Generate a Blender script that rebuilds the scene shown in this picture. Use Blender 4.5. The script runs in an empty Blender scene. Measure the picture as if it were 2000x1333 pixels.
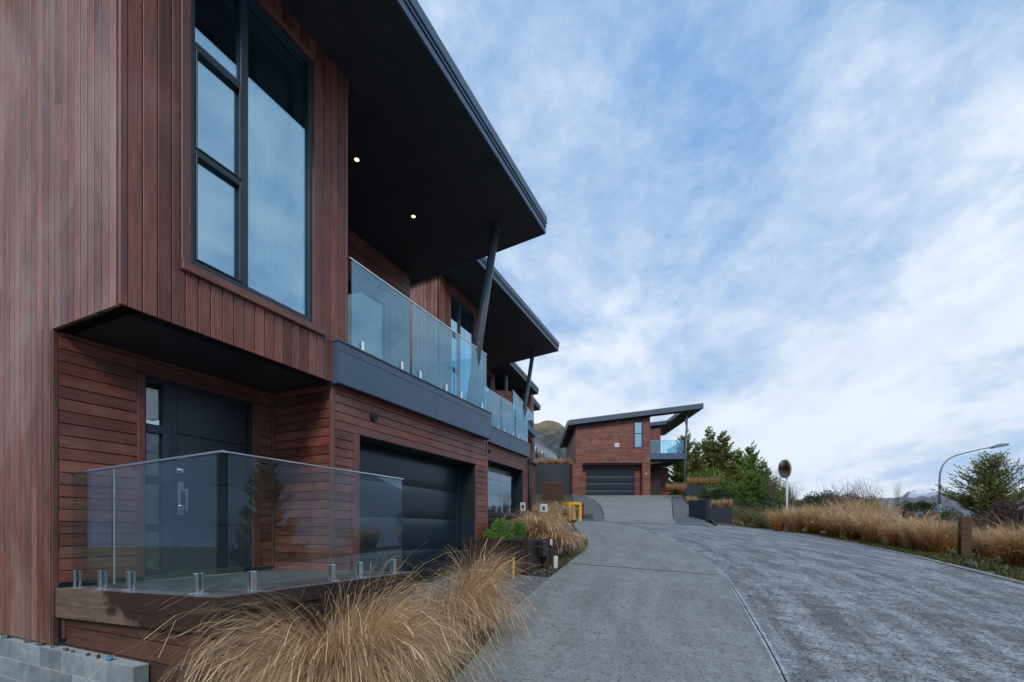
import bpy, math, random
from mathutils import Vector, Matrix
R = math.radians
# ------------------------------------------------------------------ camera
F = 920.0                                   # focal length in photo pixels
TH = math.atan(434 / F)                     # the row of houses runs along +Y; the camera looks TH to its left
EYE = 1.8                                   # eye height; all z values below are measured from the eye
SC = bpy.context.scene
COL = SC.collection
cam_d = bpy.data.cameras.new('camera')
cam = bpy.data.objects.new('camera', cam_d); COL.objects.link(cam)
cam_d.sensor_width = 36; cam_d.lens = F / 2000 * 36
cam_d.shift_y = (1036 - 666.5) / 2000
cam_d.clip_start = .05; cam_d.clip_end = 30000
cam.location = (0, 0, EYE); cam.rotation_euler = (R(90), 0, TH)
SC.camera = cam
# ------------------------------------------------------------------ world
SC.view_settings.view_transform = 'Standard'; SC.view_settings.look = 'None'
SC.view_settings.gamma = 1; SC.view_settings.exposure = EXPO = 0.52
SC.cycles.max_bounces = 8; SC.cycles.transparent_max_bounces = 24
SC.cycles.diffuse_bounces = 3; SC.cycles.glossy_bounces = 4
SUN_EL, SUN_AZ = R(36), R(158)              # azimuth clockwise from +Y

class NT:
    """small helper to write node trees"""
    def __init__(s, tree):
        s.t = tree; s.n = tree.nodes; s.l = tree.links
    def new(s, typ, **kw):
        n = s.n.new(typ)
        for k, v in kw.items():
            if k.startswith('_'): setattr(n, k[1:], v)
        return n
    def link(s, a, b): s.l.new(a, b)
    def val(s, n, key, v):
        i = n.inputs[key]
        if isinstance(v, bpy.types.NodeSocket): s.l.new(v, i)
        else: i.default_value = v
    def math(s, op, a, b=0.0, c=None, clamp=False):
        n = s.n.new('ShaderNodeMath'); n.operation = op; n.use_clamp = clamp
        s.val(n, 0, a); s.val(n, 1, b)
        if c is not None: s.val(n, 2, c)
        return n.outputs[0]
    def mix(s, f, a, b, blend='MIX'):
        n = s.n.new('ShaderNodeMix'); n.data_type = 'RGBA'; n.blend_type = blend
        s.val(n, 0, f)
        for k, v in ((6, a), (7, b)):
            if isinstance(v, tuple) and len(v) == 3: v = v + (1,)
            s.val(n, k, v)
        return n.outputs[2]
    def noise(s, vec, scale, detail=3, rough=.5, dist=0.0, out=0):
        n = s.n.new('ShaderNodeTexNoise')
        if vec is not None: s.l.new(vec, n.inputs['Vector'])
        n.inputs['Scale'].default_value = scale; n.inputs['Detail'].default_value = detail
        n.inputs['Roughness'].default_value = rough; n.inputs['Distortion'].default_value = dist
        return n.outputs[out]
    def ramp(s, f, pts, interp='LINEAR'):
        n = s.n.new('ShaderNodeValToRGB'); n.color_ramp.interpolation = interp
        e = n.color_ramp.elements
        while len(e) < len(pts): e.new(.5)
        for k, (p, c) in enumerate(pts):
            e[k].position = p
            if not isinstance(c, tuple): c = (c, c, c)
            e[k].color = c + (1,) if len(c) == 3 else c
        s.l.new(f, n.inputs[0])
        return n.outputs[0]
    def mapping(s, vec, loc=(0, 0, 0), rot=(0, 0, 0), scale=(1, 1, 1)):
        n = s.n.new('ShaderNodeMapping'); s.l.new(vec, n.inputs[0])
        n.inputs[1].default_value = loc; n.inputs[2].default_value = rot; n.inputs[3].default_value = scale
        return n.outputs[0]
    def comb(s, x, y, z):
        n = s.n.new('ShaderNodeCombineXYZ'); s.val(n, 0, x); s.val(n, 1, y); s.val(n, 2, z); return n.outputs[0]
    def sep(s, v):
        n = s.n.new('ShaderNodeSeparateXYZ'); s.l.new(v, n.inputs[0]); return n.outputs

W = bpy.data.worlds.new('World'); SC.world = W; W.use_nodes = True
t = NT(W.node_tree); t.n.clear()
out = t.new('ShaderNodeOutputWorld'); bg = t.new('ShaderNodeBackground')
sky = t.new('ShaderNodeTexSky'); sky.sky_type = 'NISHITA'; sky.sun_disc = False
sky.sun_elevation = SUN_EL; sky.sun_rotation = SUN_AZ
sky.air_density = 1.0; sky.dust_density = .6; sky.ozone_density = 1.6
tc = t.new('ShaderNodeTexCoord')
x, y, z = t.sep(tc.outputs['Generated'])
zz = t.math('ADD', t.math('MAXIMUM', z, 0.0), .10)
px_, py_ = t.math('DIVIDE', x, zz), t.math('DIVIDE', y, zz)
p = t.comb(px_, py_, 0.0)
pr = t.mapping(p, rot=(0, 0, R(-14)), loc=(3.1, 1.7, 0))
n1 = t.noise(t.mapping(pr, scale=(1.0, .45, 1)), .80, 8, .58, .3)
n2 = t.noise(t.mapping(pr, scale=(1.0, .6, 1), loc=(7, 3, 0)), 3.0, 8, .62, .4)
n3 = t.noise(t.mapping(pr, scale=(1.0, .8, 1), loc=(1, 9, 0)), .42, 2, .5)
# mottled high cloud, the same size all over the dome
n4 = t.noise(t.mapping(tc.outputs['Generated'], rot=(.4, .5, R(20)), scale=(1, 1, 1.5)), 5.2, 9, .62, .45)
n5 = t.noise(t.mapping(tc.outputs['Generated'], rot=(.2, .3, R(20)), scale=(1, 1, 1.6), loc=(3, 1, 2)), 19, 8, .66, .3)
m = t.math('ADD', t.math('MULTIPLY', n1, .42), t.math('MULTIPLY', n2, .24))
m = t.math('ADD', m, t.math('MULTIPLY', n3, .25))
m = t.math('ADD', m, t.math('MULTIPLY', n4, .26))
m = t.math('ADD', m, t.math('MULTIPLY', n5, .15))
low = t.math('MULTIPLY', t.math('SUBTRACT', .60, z), .26)
m = t.math('ADD', m, low)
right = t.math('ADD', t.math('MULTIPLY', x, .80), t.math('MULTIPLY', y, .60))
clear = t.math('MULTIPLY', t.math('MULTIPLY', t.math('SUBTRACT', right, .74), 4.0, clamp=True),
               t.math('SUBTRACT', 1.0, t.math('MULTIPLY', z, 3.0, clamp=True)))
m = t.math('SUBTRACT', m, t.math('MULTIPLY', clear, .20))
mask = t.ramp(m, [(.47, 0.0), (.60, .5), (.76, 1.0)])
cloudc = t.mix(t.ramp(m, [(.56, 0.0), (.80, 1.0)]), (.27, .41, .60), (.595, .655, .73))
grey = t.ramp(t.noise(t.mapping(pr, scale=(1, .3, 1), loc=(4, 4, 4)), 1.6, 5, .5), [(.50, 0.0), (.72, .5)])
cloudc = t.mix(grey, cloudc, (.36, .455, .59))
nish = t.mix(1.0, sky.outputs[0], (.105, .105, .105), 'MULTIPLY')
nish = t.mix(.78, nish, (.105, .26, .53))
colr = t.mix(mask, nish, cloudc)
t.link(colr, bg.inputs[0]); bg.inputs[1].default_value = 1.0
t.link(bg.outputs[0], out.inputs[0])

sun_d = bpy.data.lights.new('sun', 'SUN'); sun_d.energy = 1.15; sun_d.angle = R(14); sun_d.color = (1, .93, .84)
sun = bpy.data.objects.new('sun', sun_d); COL.objects.link(sun)
d = Vector((math.sin(SUN_AZ) * math.cos(SUN_EL), math.cos(SUN_AZ) * math.cos(SUN_EL), math.sin(SUN_EL)))
sun.rotation_euler = d.to_track_quat('Z', 'Y').to_euler(); sun.location = (20, -10, 40)

# ------------------------------------------------------------------ materials
def mat(name, base=(.5, .5, .5), rough=.6, metal=0.0, spec=.5, fn=None):
    m = bpy.data.materials.new(name); m.use_nodes = True
    t = NT(m.node_tree); b = t.n['Principled BSDF']
    b.inputs['Base Color'].default_value = tuple(base) + (1,)
    b.inputs['Roughness'].default_value = rough; b.inputs['Metallic'].default_value = metal
    b.inputs['Specular IOR Level'].default_value = spec
    if fn: fn(t, b)
    return m
def objco(t): return t.new('ShaderNodeTexCoord').outputs['Object']
def bump(t, b, h, dist=.01, strength=.5):
    n = t.new('ShaderNodeBump'); n.inputs['Distance'].default_value = dist; n.inputs['Strength'].default_value = strength
    t.link(h, n.inputs['Height']); t.link(n.outputs[0], b.inputs['Normal'])

def wood(name, dark, mid, light, weather=(.30, .22, .21), wamt=.5, rough=.45):
    def fn(t, b):
        uv = t.new('ShaderNodeUVMap').outputs[0]
        at = t.new('ShaderNodeAttribute'); at.attribute_name = 'rnd'
        r, g, bl = t.sep(at.outputs['Color'])
        u, v, _ = t.sep(uv)
        vec = t.comb(t.math('MULTIPLY', u, 26), t.math('MULTIPLY', v, 1.3), t.math('MULTIPLY', r, 40))
        gr = t.noise(vec, 1.6, 6, .62, 1.1)
        vec2 = t.comb(t.math('MULTIPLY', u, 5), t.math('MULTIPLY', v, 1.1), t.math('MULTIPLY', g, 40))
        bl2 = t.noise(vec2, 1.3, 3, .5, .6)
        fine = t.noise(t.comb(t.math('MULTIPLY', u, 190), t.math('MULTIPLY', v, 5), r), 1.0, 3, .6)
        c = t.ramp(gr, [(.32, dark), (.52, mid), (.70, light)])
        c = t.mix(t.math('MULTIPLY', t.ramp(bl2, [(.42, 0.0), (.68, 1.0)]), .42), c, tuple(q * .45 for q in dark))
        vk = t.new('ShaderNodeTexVoronoi'); vk.inputs['Scale'].default_value = 1.0
        t.link(t.comb(t.math('MULTIPLY', u, 9), t.math('MULTIPLY', v, 2.6), t.math('MULTIPLY', r, 30)), vk.inputs['Vector'])
        kr, kg, kb = t.sep(vk.outputs['Color'])
        kn = t.math('MULTIPLY', t.math('LESS_THAN', vk.outputs['Distance'], t.math('MULTIPLY', kg, .16)), t.math('GREATER_THAN', kr, .80))
        c = t.mix(t.math('MULTIPLY', kn, .75), c, tuple(q * .35 for q in dark))
        # per-board tint
        k = t.math('ADD', .62, t.math('MULTIPLY', bl, .74))
        c = t.mix(1.0, c, t.comb(k, k, k), 'MULTIPLY')
        c = t.mix(t.math('MULTIPLY', g, .22), c, weather)
        oc = objco(t)
        wn = t.noise(t.mapping(oc, scale=(1.2, 1.2, .55)), 1.1, 5, .6, .8)
        c = t.mix(t.math('MULTIPLY', t.ramp(wn, [(.46, 0.0), (.70, 1.0)]), wamt), c, weather)
        fn_ = t.ramp(fine, [(.3, .80), (.65, 1.08)])
        c = t.mix(1.0, c, fn_, 'MULTIPLY')
        t.link(c, b.inputs['Base Color'])
        t.link(t.math('ADD', rough - .08, t.math('MULTIPLY', gr, .25)), b.inputs['Roughness'])
        bump(t, b, t.math('ADD', fine, t.math('MULTIPLY', gr, .8)), .002, .6)
    return mat(name, mid, rough, fn=fn)
M = {}
M['cedar'] = wood('cedar', (.100, .021, .013), (.225, .056, .034), (.315, .098, .064), weather=(.36, .21, .17), wamt=.36)
M['cedar_pale'] = wood('cedar_pale', (.125, .036, .024), (.255, .086, .060), (.37, .16, .12), weather=(.43, .31, .27), wamt=.6)  # paler, greyer cedar for the townhouse side wall
M['cedar_trim'] = wood('cedar_trim', (.105, .033, .026), (.175, .060, .048), (.23, .09, .072), weather=(.27, .16, .135), wamt=.2)
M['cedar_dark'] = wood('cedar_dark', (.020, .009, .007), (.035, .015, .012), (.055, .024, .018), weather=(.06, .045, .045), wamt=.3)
M['timber_rust'] = wood('timber_rust', (.045, .018, .010), (.10, .040, .022), (.15, .062, .034), weather=(.12, .07, .05), wamt=.3, rough=.7)
def edge_fn(t, b):
    oc = objco(t); x, y, z = t.sep(oc)
    n = t.noise(t.mapping(oc, scale=(1.4, 1.4, 9)), 3, 6, .6, 1.0)
    c = t.ramp(n, [(.3, (.085, .055, .040)), (.5, (.16, .105, .075)), (.72, (.24, .17, .125))])
    # soaked patch towards the corner of the deck
    e = t.math('ADD', t.math('MULTIPLY', t.math('SUBTRACT', x, 1.0), 3.0), t.math('MULTIPLY', t.math('SUBTRACT', z, .18), 6.0))
    e = t.math('ADD', e, t.math('MULTIPLY', t.math('SUBTRACT', t.noise(oc, 3.5, 4, .5), .5), 3.2))
    wet = t.math('MULTIPLY', e, 2.2, clamp=True)
    t.link(t.mix(wet, c, (.045, .022, .016)), b.inputs['Base Color'])
    t.link(t.math('SUBTRACT', .7, t.math('MULTIPLY', wet, .32)), b.inputs['Roughness'])
    bump(t, b, n, .004)
M['deck_edge'] = mat('deck_edge', fn=edge_fn)
def deck_fn(t, b):
    oc = objco(t); x, y, z = t.sep(oc)
    n = t.noise(t.mapping(oc, scale=(6, 1, 1)), 2.5, 5, .6)
    gr = t.math('PINGPONG', x, .07)
    g = t.ramp(gr, [(0.0, .35), (.06, 1.0)])
    c = t.ramp(n, [(.3, (.16, .165, .17)), (.7, (.30, .31, .32))])
    t.link(t.mix(1.0, c, g, 'MULTIPLY'), b.inputs['Base Color'])
M['decking'] = mat('decking', rough=.38, fn=deck_fn)
def noisy(name, c1, c2, scale, rough=.6, stretch=(1, 1, 1), bd=0.0, det=5, **k):
    def fn(t, b):
        n = t.noise(t.mapping(objco(t), scale=stretch), scale, det, .6, .3)
        t.link(t.ramp(n, [(.3, c1), (.7, c2)]), b.inputs['Base Color'])
        if bd: bump(t, b, n, bd)
    return mat(name, c1, rough, fn=fn, **k)
M['soffit'] = noisy('soffit', (.030, .032, .040), (.044, .046, .056), 2.5, .5, spec=.4)
M['fascia'] = noisy('fascia_metal', (.050, .098, .160), (.068, .124, .195), 1.2, .42)
M['roof_metal'] = noisy('roof_metal', (.055, .090, .130), (.075, .115, .16), 1.5, .38, metal=.1)
M['frame'] = noisy('window_frame_paint', (.010, .026, .044), (.015, .036, .060), 3, .40)
M['garage'] = noisy('garage_panel', (.012, .024, .036), (.018, .033, .048), 1.5, .30, (1, .3, 3))
M['door'] = noisy('door_paint', (.013, .028, .041), (.020, .038, .053), 1.5, .38)
M['reveal'] = noisy('reveal_paint', (.009, .020, .030), (.015, .030, .043), 2, .5)
M['column'] = noisy('column_paint', (.10, .125, .165), (.13, .16, .20), 2, .42)
M['steel'] = noisy('brushed_steel', (.62, .63, .64), (.78, .79, .80), 8, .22, metal=1.0)
M['chrome'] = noisy('polished_chrome', (.70, .71, .72), (.85, .85, .86), 5, .12, metal=1.0)
M['white'] = noisy('white_paint', (.66, .67, .68), (.78, .78, .78), 2, .5)
M['reveal_white'] = noisy('reveal_white', (.50, .54, .53), (.62, .66, .64), 2, .6)
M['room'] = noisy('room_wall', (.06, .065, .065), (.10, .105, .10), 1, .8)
M['black_plastic'] = noisy('black_plastic', (.010, .011, .012), (.018, .019, .020), 3, .35)
M['yellow'] = noisy('yellow_paint', (.78, .40, .02), (.86, .48, .04), 4, .5)
M['blue_cap'] = noisy('blue_plastic', (.02, .22, .42), (.03, .30, .52), 6, .4)
M['wall_dark'] = noisy('retaining_wall_paint', (.010, .018, .031), (.017, .027, .044), 1.5, .55, (1, 1, 2))
M['pole_grey'] = noisy('galvanised_pole', (.16, .21, .26), (.22, .28, .33), 3, .45, metal=.2)
M['mirror'] = mat('mirror_face', (.50, .48, .46), .06, 1.0)
M['bark'] = noisy('bark', (.045, .032, .024), (.11, .085, .065), 14, .9, (1, 1, .3), bd=.01)
M['twig'] = noisy('twig_bark', (.11, .085, .075), (.19, .155, .14), 9, .9)
def block_fn(t, b):
    at = t.new('ShaderNodeAttribute'); at.attribute_name = 'rnd'
    r, g, bl = t.sep(at.outputs['Color'])
    oc = objco(t)
    n = t.noise(oc, 4.5, 6, .65, .5); n2 = t.noise(oc, 70, 3, .6)
    c = t.ramp(n, [(.28, (.17, .21, .24)), (.5, (.27, .32, .35)), (.75, (.40, .44, .46))])
    k = t.math('ADD', .72, t.math('MULTIPLY', r, .5))
    c = t.mix(1.0, c, t.comb(k, k, k), 'MULTIPLY')
    c = t.mix(1.0, c, t.ramp(n2, [(.3, .7), (.7, 1.12)]), 'MULTIPLY')
    t.link(c, b.inputs['Base Color']); bump(t, b, n2, .004)
M['block'] = mat('concrete_block', rough=.85, fn=block_fn)
M['mortar'] = noisy('mortar', (.36, .38, .38), (.48, .49, .48), 25, .9)

def glass(name, ior, tint, refl=(.96, .98, 1), dirt=0.0):
    m = bpy.data.materials.new(name); m.use_nodes = True
    t = NT(m.node_tree); t.n.clear()
    o = t.new('ShaderNodeOutputMaterial')
    geo = t.new('ShaderNodeNewGeometry')
    i = t.math('ADD', ior, t.math('MULTIPLY', geo.outputs['Backfacing'], 1 / ior - ior))
    fr = t.new('ShaderNodeFresnel'); t.link(i, fr.inputs['IOR'])
    tr = t.new('ShaderNodeBsdfTransparent'); tr.inputs[0].default_value = tuple(tint) + (1,)
    gl = t.new('ShaderNodeBsdfGlossy'); gl.inputs['Roughness'].default_value = .006
    gl.inputs[0].default_value = tuple(refl) + (1,)
    mx = t.new('ShaderNodeMixShader'); t.link(fr.outputs[0], mx.inputs[0])
    t.link(tr.outputs[0], mx.inputs[1]); t.link(gl.outputs[0], mx.inputs[2])
    last = mx.outputs[0]
    if dirt:
        df = t.new('ShaderNodeBsdfDiffuse'); df.inputs[0].default_value = (.55, .62, .66, 1)
        n = t.noise(t.mapping(objco(t), scale=(1, 1, .6)), 2.2, 5, .6, .6)
        m2 = t.new('ShaderNodeMixShader'); t.link(t.math('MULTIPLY', t.ramp(n, [(.35, .25), (.7, 1.0)]), dirt), m2.inputs[0])
        t.link(last, m2.inputs[1]); t.link(df.outputs[0], m2.inputs[2]); last = m2.outputs[0]
    t.link(last, o.inputs[0])
    return m
M['glass'] = glass('balustrade_glass', 1.85, (.84, .93, .925), (.9, .95, 1), dirt=.008)
M['glass_upper'] = glass('balustrade_glass_tinted', 2.05, (.70, .90, .96), (.60, .86, 1), dirt=.02)
M['window_glass'] = glass('window_glass', 4.6, (.60, .80, .86), (.62, .86, 1))
M['door_glass'] = glass('sidelight_glass', 2.0, (.6, .68, .7))
def curtain_fn(t, b):
    x, y, z = t.sep(objco(t))
    w = t.noise(t.comb(t.math('MULTIPLY', y, 9), 0.0, t.math('MULTIPLY', z, .15)), 1.0, 2, .5)
    t.link(t.ramp(w, [(.3, (.34, .36, .37)), (.7, (.60, .63, .64))]), b.inputs['Base Color'])
M['curtain'] = mat('sheer_curtain', rough=.9, fn=curtain_fn)
def emit(name, c, s):
    m = bpy.data.materials.new(name); m.use_nodes = True
    b = m.node_tree.nodes['Principled BSDF']
    b.inputs['Emission Color'].default_value = tuple(c) + (1,); b.inputs['Emission Strength'].default_value = s
    return m
M['lamp_on'] = emit('lamp_on', (1, .66, .30), 2.4)
M['room_lamp'] = emit('room_lamp', (1, .80, .55), 14)
M['lamp_off'] = mat('lamp_off', (.02, .02, .02), .4)

def concrete(name, base, pale, patch, streak=.6, speck=.8, chip=.45):
    """exposed aggregate concrete: uv = metres across, metres along"""
    def fn(t, b):
        uv = t.new('ShaderNodeUVMap').outputs[0]
        u, v, _ = t.sep(uv)
        vec = t.comb(u, v, 0.0)
        big = t.noise(vec, .45, 4, .55)
        st = t.noise(t.comb(t.math('MULTIPLY', u, 2.6), t.math('MULTIPLY', v, .50), 0.0), 1.0, 9, .72, .12)
        st2 = t.noise(t.comb(t.math('MULTIPLY', u, 1.0), t.math('MULTIPLY', v, 3.4), 3.0), 2.2, 7, .72, .1)
        f1 = t.noise(vec, 48, 2, .6); f2 = t.noise(vec, 17, 5, .75); f3 = t.noise(vec, 120, 2, .6); f4 = t.noise(vec, 5, 6, .75)
        c = t.mix(t.ramp(big, [(.35, 0.0), (.65, 1.0)]), base, tuple(q * .84 for q in base))
        s = t.ramp(t.math('ADD', t.math('MULTIPLY', st, .62), t.math('MULTIPLY', st2, .38)), [(.43, 0.0), (.56, 1.0)])
        s_raw = s
        s = t.math('MULTIPLY', s, t.ramp(f2, [(.38, .25), (.54, 1.0)]))
        s = t.math('MULTIPLY', s, t.ramp(f4, [(.36, .35), (.60, 1.0)]))
        c = t.mix(t.math('MULTIPLY', s, streak), c, pale)
        c = t.mix(1.0, c, t.ramp(f3, [(.28, .58), (.70, 1.30)]), 'MULTIPLY')
        vo = t.new('ShaderNodeTexVoronoi'); t.link(vec, vo.inputs['Vector']); vo.inputs['Scale'].default_value = 42
        vo.inputs['Randomness'].default_value = 1
        r_, g_, b_ = t.sep(vo.outputs['Color'])
        lim = t.math('ADD', .18, t.math('MULTIPLY', t.math('SUBTRACT', 1.0, s_raw), chip))
        on = t.math('MULTIPLY', t.math('LESS_THAN', vo.outputs['Distance'], t.math('MULTIPLY', t.math('ADD', g_, .25), .62)), t.math('LESS_THAN', r_, lim))
        dens = t.ramp(t.noise(vec, 6, 5, .7), [(.36, .45), (.56, 1.0)])
        on = t.math('MULTIPLY', on, dens)
        c = t.mix(t.math('MULTIPLY', on, speck), c, (.030, .032, .032))
        c = t.mix(t.math('MULTIPLY', t.math('GREATER_THAN', f1, .60), speck * .7), c, (.05, .05, .05))
        stain = t.ramp(t.noise(t.comb(t.math('MULTIPLY', u, 2.2), t.math('MULTIPLY', v, .5), 9.0), 1.0, 6, .65, .6), [(.52, 0.0), (.72, 1.0)])
        c = t.mix(t.math('MULTIPLY', stain, .30), c, tuple(q * .45 for q in base))
        t.link(c, b.inputs['Base Color'])
        t.link(t.math('SUBTRACT', .80, t.math('MULTIPLY', stain, .25)), b.inputs['Roughness'])
        bump(t, b, t.math('SUBTRACT', t.math('MULTIPLY', f3, .6), t.math('MULTIPLY', on, .7)), .006, .7)
    return mat(name, base, .85, fn=fn)
M['road'] = concrete('road_concrete', (.185, .185, .18), (.56, .575, .59), None, .9, .9, .66)
M['lane'] = concrete('lane_concrete', (.26, .265, .25), (.42, .43, .42), None, .65, .60, .12)
M['salt'] = concrete('salted_margin', (.36, .38, .40), (.60, .63, .66), None, .9, .6)
M['drive'] = concrete('drive_concrete', (.30, .295, .275), (.34, .335, .32), None, .3, .25)
M['drive_dark'] = concrete('drive_border_concrete', (.155, .162, .168), (.18, .185, .19), None, .2, .35)
M['apron'] = concrete('gravel_apron', (.17, .18, .185), (.24, .25, .255), None, .4, .7)
M['kerb'] = concrete('kerb_concrete', (.28, .285, .27), (.40, .41, .40), None, .4, .4)
def ground_fn(t, b):
    oc = objco(t)
    n = t.noise(oc, .35, 5, .6); n2 = t.noise(oc, 9, 5, .7)
    c = t.ramp(n, [(.35, (.055, .050, .030)), (.52, (.075, .078, .035)), (.7, (.13, .105, .055))])
    c = t.mix(1.0, c, t.ramp(n2, [(.3, .55), (.7, 1.35)]), 'MULTIPLY')
    t.link(c, b.inputs['Base Color']); bump(t, b, n2, .04)
M['ground'] = mat('ground_soil', rough=.95, fn=ground_fn)
def mulch_fn(t, b):
    oc = objco(t)
    v = t.new('ShaderNodeTexVoronoi'); t.link(oc, v.inputs['Vector']); v.inputs['Scale'].default_value = 38
    r_, g_, b_ = t.sep(v.outputs['Color'])
    c = t.ramp(r_, [(0.0, (.008, .008, .008)), (.6, (.030, .027, .025)), (.9, (.07, .065, .06)), (1.0, (.16, .155, .15))])
    t.link(c, b.inputs['Base Color']); bump(t, b, v.outputs['Distance'], .02, 1)
M['mulch'] = mat('bark_mulch', rough=.8, fn=mulch_fn)
def hill_fn(t, b):
    oc = objco(t)
    n = t.noise(oc, .035, 6, .62, .6); n2 = t.noise(oc, .35, 6, .7); n3 = t.noise(oc, .10, 6, .66, .8)
    c = t.ramp(n2, [(.3, (.12, .085, .045)), (.55, (.25, .185, .10)), (.75, (.36, .28, .16))])
    rock = t.ramp(n3, [(.3, (.025, .028, .032)), (.5, (.075, .077, .080)), (.7, (.17, .165, .16))])
    rock = t.mix(1.0, rock, t.ramp(n2, [(.35, .55), (.65, 1.3)]), 'MULTIPLY')
    x, y, z = t.sep(oc)
    lo = t.math('MULTIPLY', t.math('SUBTRACT', 34.5, z), .055)
    t.link(t.mix(t.ramp(t.math('ADD', t.math('ADD', n, lo), t.math('MULTIPLY', t.math('SUBTRACT', n3, .5), .9)), [(.40, 0.0), (.56, 1.0)]), c, rock), b.inputs['Base Color']); bump(t, b, n2, .8)
M['hill'] = mat('hill_tussock_rock', rough=.95, fn=hill_fn)
def mtn_fn(t, b):
    oc = objco(t); x, y, z = t.sep(oc)
    n = t.noise(oc, .0022, 8, .65, .5); n2 = t.noise(oc, .008, 6, .7)
    c = t.ramp(n2, [(.3, (.05, .06, .08)), (.7, (.15, .14, .15))])
    s = t.math('ADD', t.math('MULTIPLY', t.math('SUBTRACT', z, 430.0), .006), t.math('MULTIPLY', t.math('SUBTRACT', n, .5), 6.0))
    t.link(t.mix(t.math('MULTIPLY', s, 1.0, clamp=True), c, (.82, .84, .88)), b.inputs['Base Color'])
M['mountain'] = mat('mountain_rock_snow', rough=.9, fn=mtn_fn)
def leafmat(name, cols, rough=.55, trans=.25, spec=.35):
    """colour by a per-face random value"""
    def fn(t, b):
        at = t.new('ShaderNodeAttribute'); at.attribute_name = 'rnd'
        r, g, bl = t.sep(at.outputs['Color'])
        n = len(cols)
        c = t.ramp(r, [(i / (n - 1), c) for i, c in enumerate(cols)])
        k = t.math('ADD', .7, t.math('MULTIPLY', g, .6))
        c = t.mix(1.0, c, t.comb(k, k, k), 'MULTIPLY')
        t.link(c, b.inputs['Base Color'])
        tl = t.new('ShaderNodeBsdfTranslucent'); t.link(c, tl.inputs[0])
        mx = t.new('ShaderNodeMixShader'); mx.inputs[0].default_value = trans
        t.link(b.outputs[0], mx.inputs[1]); t.link(tl.outputs[0], mx.inputs[2])
        t.link(mx.outputs[0], t.n['Material Output'].inputs[0])
    return mat(name, cols[0], rough, fn=fn, spec=spec)
M['needles'] = leafmat('needles', [(.045, .095, .024), (.14, .22, .042), (.30, .37, .08)])
M['needles_gold'] = leafmat('needles_gold', [(.07, .10, .022), (.19, .205, .045), (.36, .31, .07)])
M['leaf_green'] = leafmat('leaf_green', [(.05, .13, .02), (.10, .24, .035), (.20, .36, .06)])
M['leaf_dark'] = leafmat('leaf_dark', [(.018, .04, .018), (.035, .07, .03), (.06, .11, .04)])
M['leaf_scrub'] = leafmat('leaf_scrub', [(.09, .10, .04), (.21, .19, .08), (.38, .30, .15)])
M['leaf_brown'] = leafmat('leaf_brown', [(.06, .04, .028), (.12, .085, .06), (.20, .15, .11)])
M['leaf_purple'] = leafmat('leaf_purple', [(.05, .026, .030), (.085, .042, .048), (.12, .065, .065)])
M['weeds'] = leafmat('weeds', [(.05, .055, .02), (.10, .12, .03), (.22, .17, .08)])
def tussmat(name, base, mid, tip, trans=.3):
    def fn(t, b):
        uv = t.new('ShaderNodeUVMap').outputs[0]; u, v, _ = t.sep(uv)
        at = t.new('ShaderNodeAttribute'); at.attribute_name = 'rnd'
        r, g, bl = t.sep(at.outputs['Color'])
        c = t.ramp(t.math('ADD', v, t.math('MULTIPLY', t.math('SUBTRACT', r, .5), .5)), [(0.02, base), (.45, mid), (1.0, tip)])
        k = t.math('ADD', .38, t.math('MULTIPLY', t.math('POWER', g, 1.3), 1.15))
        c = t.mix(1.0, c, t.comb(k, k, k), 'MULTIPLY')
        c = t.mix(t.math('MULTIPLY', t.math('GREATER_THAN', bl, .93), .6), c, (.12, .12, .03))
        t.link(c, b.inputs['Base Color'])
        tl = t.new('ShaderNodeBsdfTranslucent'); t.link(c, tl.inputs[0])
        mx = t.new('ShaderNodeMixShader'); mx.inputs[0].default_value = trans
        t.link(b.outputs[0], mx.inputs[1]); t.link(tl.outputs[0], mx.inputs[2])
        t.link(mx.outputs[0], t.n['Material Output'].inputs[0])
    return mat(name, mid, .5, fn=fn, spec=.4)
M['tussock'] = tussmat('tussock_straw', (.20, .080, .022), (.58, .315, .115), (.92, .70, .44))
M['tussock_orange'] = tussmat('tussock_rust', (.17, .055, .014), (.64, .31, .10), (.86, .62, .35))

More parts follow.
